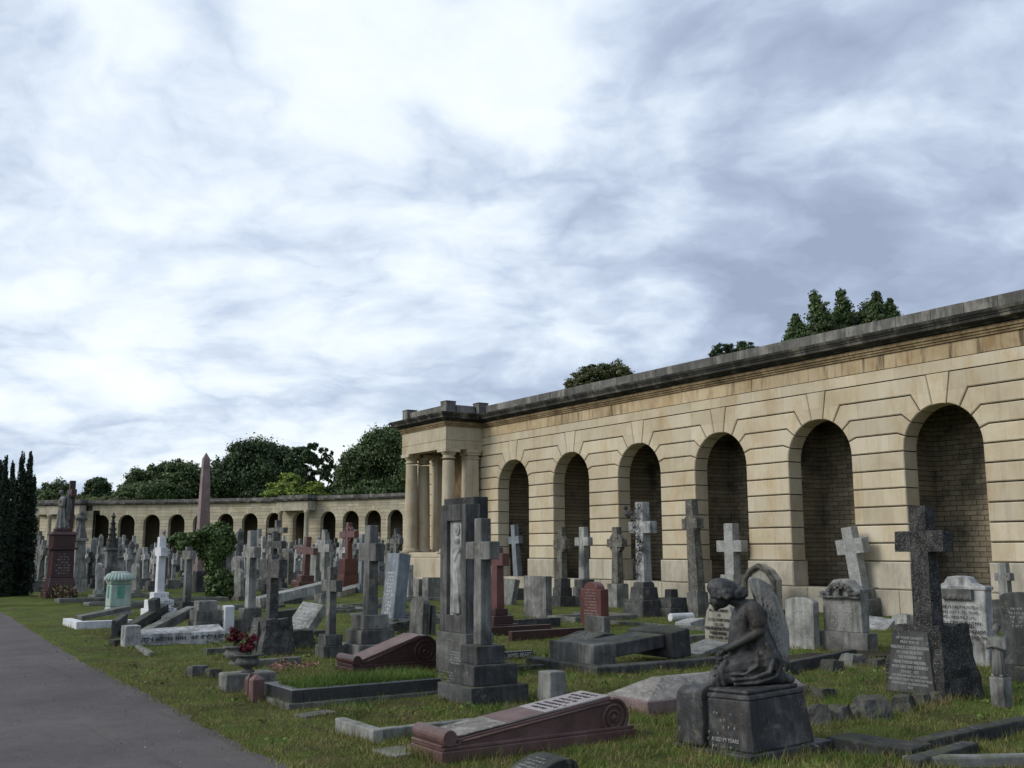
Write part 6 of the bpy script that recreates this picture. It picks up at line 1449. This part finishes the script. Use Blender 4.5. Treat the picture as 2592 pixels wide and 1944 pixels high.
def where(px, d_):
    side = 'beside the angel monument' if px < 215 else 'between angel monument and obelisk' if px < 480 else 'just right of the obelisk' if px < 620 else 'left of the pink tilted cross' if px < 740 else 'before the far portico' if px < 850 else 'near the columned pavilion' if px < 1030 else 'in front of the near arcade'
    return side
rg = random.Random(77); placed = []; used = [False]*len(protos); cnt = 0
named = [(o.location.x, o.location.y) for o in COL.objects if o.parent is None and o.get('category') and o.location.z > -10]
tries = 0
WTS = [10, 6, 6, 4, 4, 4, 3, 3, 2, 2, 2]
while cnt < 255 and tries < 40000:
    tries += 1
    d_ = 33+62*rg.random()**1.4
    px = rg.uniform(96, 1012)
    if d_ < 40 and px < 560: continue
    if px > 870 and d_ < 47: continue
    q = plan(px, d_)
    if q.x < 4.9 and q.y < 36: continue
    # rows run parallel to the path axes
    q.y = round(q.y/2.1)*2.1+rg.uniform(-.2, .2); q.x = round(q.x/1.3)*1.3+rg.uniform(-.15, .15)
    dd_ = depth(q.x, q.y); pxx = CX+F*(q-CAM).dot(rgt)/(q-CAM).dot(fwd)
    if dd_ > 100 or dd_ < 33.5 or pxx < 92 or pxx > 1020: continue
    if q.x > 18.6 and 33 < q.y < 40: continue
    if any(a_ < pxx < b_ and dd_ < c_ for a_, b_, c_ in ((846, 918, 46), (728, 808, 46), (380, 440, 39), (98, 215, 40), (262, 335, 34.5), (480, 590, 42), (604, 672, 38))): continue
    if any((q.x-a)**2+(q.y-b)**2 < 1.1 for a, b in placed) or any((q.x-a)**2+(q.y-b)**2 < 1.7 for a, b in named): continue
    placed.append((q.x, q.y)); k = rg.choices(range(len(protos)), WTS)[0]
    sc_ = rg.uniform(.78, 1.22)*(1.0 if dd_ > 48 else .88); p, lb = protos[k]
    tilt = (rg.gauss(0, .03), rg.gauss(0, .035))
    lb2 = lb.replace(' in the crowded far rows before the curved arcade', '').replace(' in the crowded far rows', '')+(' in the front rows ' if dd_ < 45 else ' in the middle rows ' if dd_ < 62 else ' in the farthest rows ')+where(pxx, dd_)
    if not used[k]:
        p['label'] = lb2
        used[k] = True; p.location = (q.x, q.y, 0); p.rotation_euler = (tilt[0], tilt[1], rg.uniform(-.1, .1)); p.scale = (sc_, sc_, sc_)
    else:
        dup(p, (q.x, q.y, 0), rg.uniform(-.12, .12), (sc_, sc_, sc_*rg.uniform(.92, 1.12)), tilt=tilt, label=lb2)
    cnt += 1

# kerbed plots in the middle lawn
kp = kerbR('low mossy stone kerb round a grave plot in the middle lawn', 0, 2.0, 0, .95, .14, .13, M['kerb'], group='kerbed plots in the middle lawn')
kn = 0; first = True
for px, d_ in ((330, 30), (420, 33), (150, 33), (250, 36), (560, 29), (640, 31), (700, 34), (780, 27), (880, 29), (930, 25), (1010, 23), (1120, 24), (980, 33), (860, 36), (230, 31), (1180, 21.5), (1440, 23.5), (1560, 22), (1690, 20.5)):
    q = plan(px, d_)
    if any((q.x+1-a)**2+(q.y+.5-b)**2 < .5 for a, b in named) or q.x < 4.8: continue
    lbk = ('nearer' if d_ < 28 else 'farther')+' low mossy stone kerb round a grave plot, '+where(px, d_)
    if first: kp.location = (q.x+1, q.y+.48, -.01); kp['label'] = lbk; first = False
    else: dup(kp, (q.x+1, q.y+.48, rg.uniform(-.05, .0)), rg.uniform(-.05, .05), (rg.uniform(.85, 1.1), rg.uniform(.9, 1.2), 1), label=lbk)
# ------------------------------------------------------------------ grass
tag(blades('grass', M['blade'], [(3, 9, 4.5, 10, .30), (3, 12, 10, 16, .28), (9, 18, 4, 12, .16), (3.3, 20, 16, 26, .2), (3.6, 20, 26, 36, .06)], 900000, .016, .040, .0024, 5, keepout=[(KB[0], KB[1], KB[2], KB[3])]), kind='stuff')
mb_ = blades('long_grass', M['bladegreen'], [(KB[0]+.12, KB[1], KB[2]+.12, KB[3]-.12, 1)], 26000, .05, .12, .004, 6, clump=False)
mb_.location.z = KH-.06; tag(mb_, kind='stuff')
tufts = blades('grass_tufts', M['bladegreen'], [(4.2, 9, 5, 12, .45), (9, 16, 5, 12, .3), (4.5, 16, 12, 20, .25)], 230000, .03, .08, .0035, 7, thick=True)
# keep only the thick patches
tag(tufts, kind='stuff')

rgl = np.random.default_rng(12); k = 2600
P = np.stack([rgl.uniform(3.2, 15, k), rgl.uniform(4.5, 20, k), np.zeros(k)], 1); e = np.interp(P[:, 1], [a for a, b in EDGE], [b for a, b in EDGE])
P = P[P[:, 0] > e-.25]; P[:, 2] = [lawn_z(x, y)+.012 if x > ex+.05 else -.028 for (x, y, _), ex in zip(P, np.interp(P[:, 1], [a for a, b in EDGE], [b for a, b in EDGE]))]
me = leaf_mesh('fallen_leaves', P, np.tile([0, 0, 2.5], (len(P), 1)), .032, M['leaf_fallen'], 13)
o = bpy.data.objects.new('fallen_leaves', me); COL.objects.link(o); tag(o, kind='stuff')

# longer grass against the feet of the stones, weeds and path grit
dgx = bpy.context.evaluated_depsgraph_get()
rge = np.random.default_rng(21); PE = []
for o in list(COL.objects):
    if o.parent is not None or not o.get('category') or o.get('kind') or o.location.z < -10: continue
    x, y = o.location.x, o.location.y
    if not (2.5 < x < 21 and 4 < y < 34): continue
    if o['category'] in ('arcade', 'tree', 'cypress', 'statue', 'flowers', 'urn', 'ivy'): continue
    low = None
    for c in ([o] if o.type == 'MESH' else [c for c in o.children if c.type == 'MESH']):
        R_m = o.matrix_basis if c is o else o.matrix_basis @ c.matrix_basis
        pts = [R_m @ Vector(b) for b in c.bound_box]
        if min(p.z for p in pts) > .05: continue
        bx = (min(p.x for p in pts), max(p.x for p in pts), min(p.y for p in pts), max(p.y for p in pts))
        low = bx if low is None else (min(low[0], bx[0]), max(low[1], bx[1]), min(low[2], bx[2]), max(low[3], bx[3]))
    if low is None or low[1]-low[0] > 5: continue
    per = 2*(low[1]-low[0]+low[3]-low[2]); k = int(per*(420 if y < 14 else 150)); u = rge.random(k); side = rge.integers(0, 4, k); off = np.abs(rge.normal(0, .035, k))
    px_ = np.where(side == 0, low[0]-off, np.where(side == 1, low[1]+off, low[0]+(low[1]-low[0])*u)); py_ = np.where(side == 2, low[2]-off, np.where(side == 3, low[3]+off, low[2]+(low[3]-low[2])*u))
    m_ = np.array([mnoise.noise(Vector((a*2.2, b*2.2, 4))) for a, b in zip(px_, py_)]) > rge.uniform(-.5, .35, k)
    PE.append(np.stack([px_[m_], py_[m_]], 1))
P = np.concatenate(PE); k = len(P); a = rge.uniform(0, 2*PI, k); h = rge.uniform(.035, .11, k)*rge.choice([.6, 1, 1, 1.4], k); la = rge.uniform(0, 2*PI, k); ln = rge.uniform(.1, .9, k)*h
base = np.stack([P[:, 0], P[:, 1], np.full(k, -.01)], 1); dxv = np.stack([np.cos(a)*.003, np.sin(a)*.003, np.zeros(k)], 1); tip = base+np.stack([np.cos(la)*ln, np.sin(la)*ln, h], 1)
V = np.stack([base-dxv, base+dxv, tip], 1).reshape(-1, 3)
me = bpy.data.meshes.new('edge_grass'); me.vertices.add(3*k); me.vertices.foreach_set('co', V.ravel()); me.loops.add(3*k); me.loops.foreach_set('vertex_index', np.arange(3*k, dtype=np.int32))
me.polygons.add(k); me.polygons.foreach_set('loop_start', np.arange(0, 3*k, 3, dtype=np.int32)); me.polygons.foreach_set('loop_total', np.full(k, 3, dtype=np.int32)); me.update(); me.materials.append(M['blade'])
o = bpy.data.objects.new('edge_grass', me); COL.objects.link(o); tag(o, kind='stuff')
# broad-leaved weeds
k = 900; c0 = np.stack([rge.uniform(3.3, 15, k), rge.uniform(4.5, 20, k), np.zeros(k)], 1); c0 = c0[c0[:, 0] > np.interp(c0[:, 1], [a for a, b in EDGE], [b for a, b in EDGE])+.08]
c0 = c0[[mnoise.noise(Vector((x*.9, y*.9, 2))) > .02 for x, y, _ in c0]]
P = np.repeat(c0, 9, 0); r_ = rge.normal(0, .045, (len(P), 3)); r_[:, 2] = np.abs(r_[:, 2])*.5+.025; P = P+r_
me = leaf_mesh('weeds', P, np.tile([0, 0, 1.2], (len(P), 1)), .05, M['bladegreen'], 23); o = bpy.data.objects.new('weeds', me); COL.objects.link(o); tag(o, kind='stuff')
k = 5200; P = np.stack([rge.uniform(-6, 3.4, k), 4.5+16*rge.random(k)**1.6, np.full(k, -.031)], 1); ex = np.interp(P[:, 1], [a for a, b in EDGE], [b for a, b in EDGE]); kp = rge.random(k) < np.clip(1.15-(ex-P[:, 0])/2.2, .12, 1); P = P[kp & (P[:, 0] < ex+.05)]
me = leaf_mesh('path_grit', P, np.tile([0, 0, 1.0], (len(P), 1)), .016, M['grit'], 24); o = bpy.data.objects.new('path_grit', me); COL.objects.link(o); tag(o, kind='stuff')
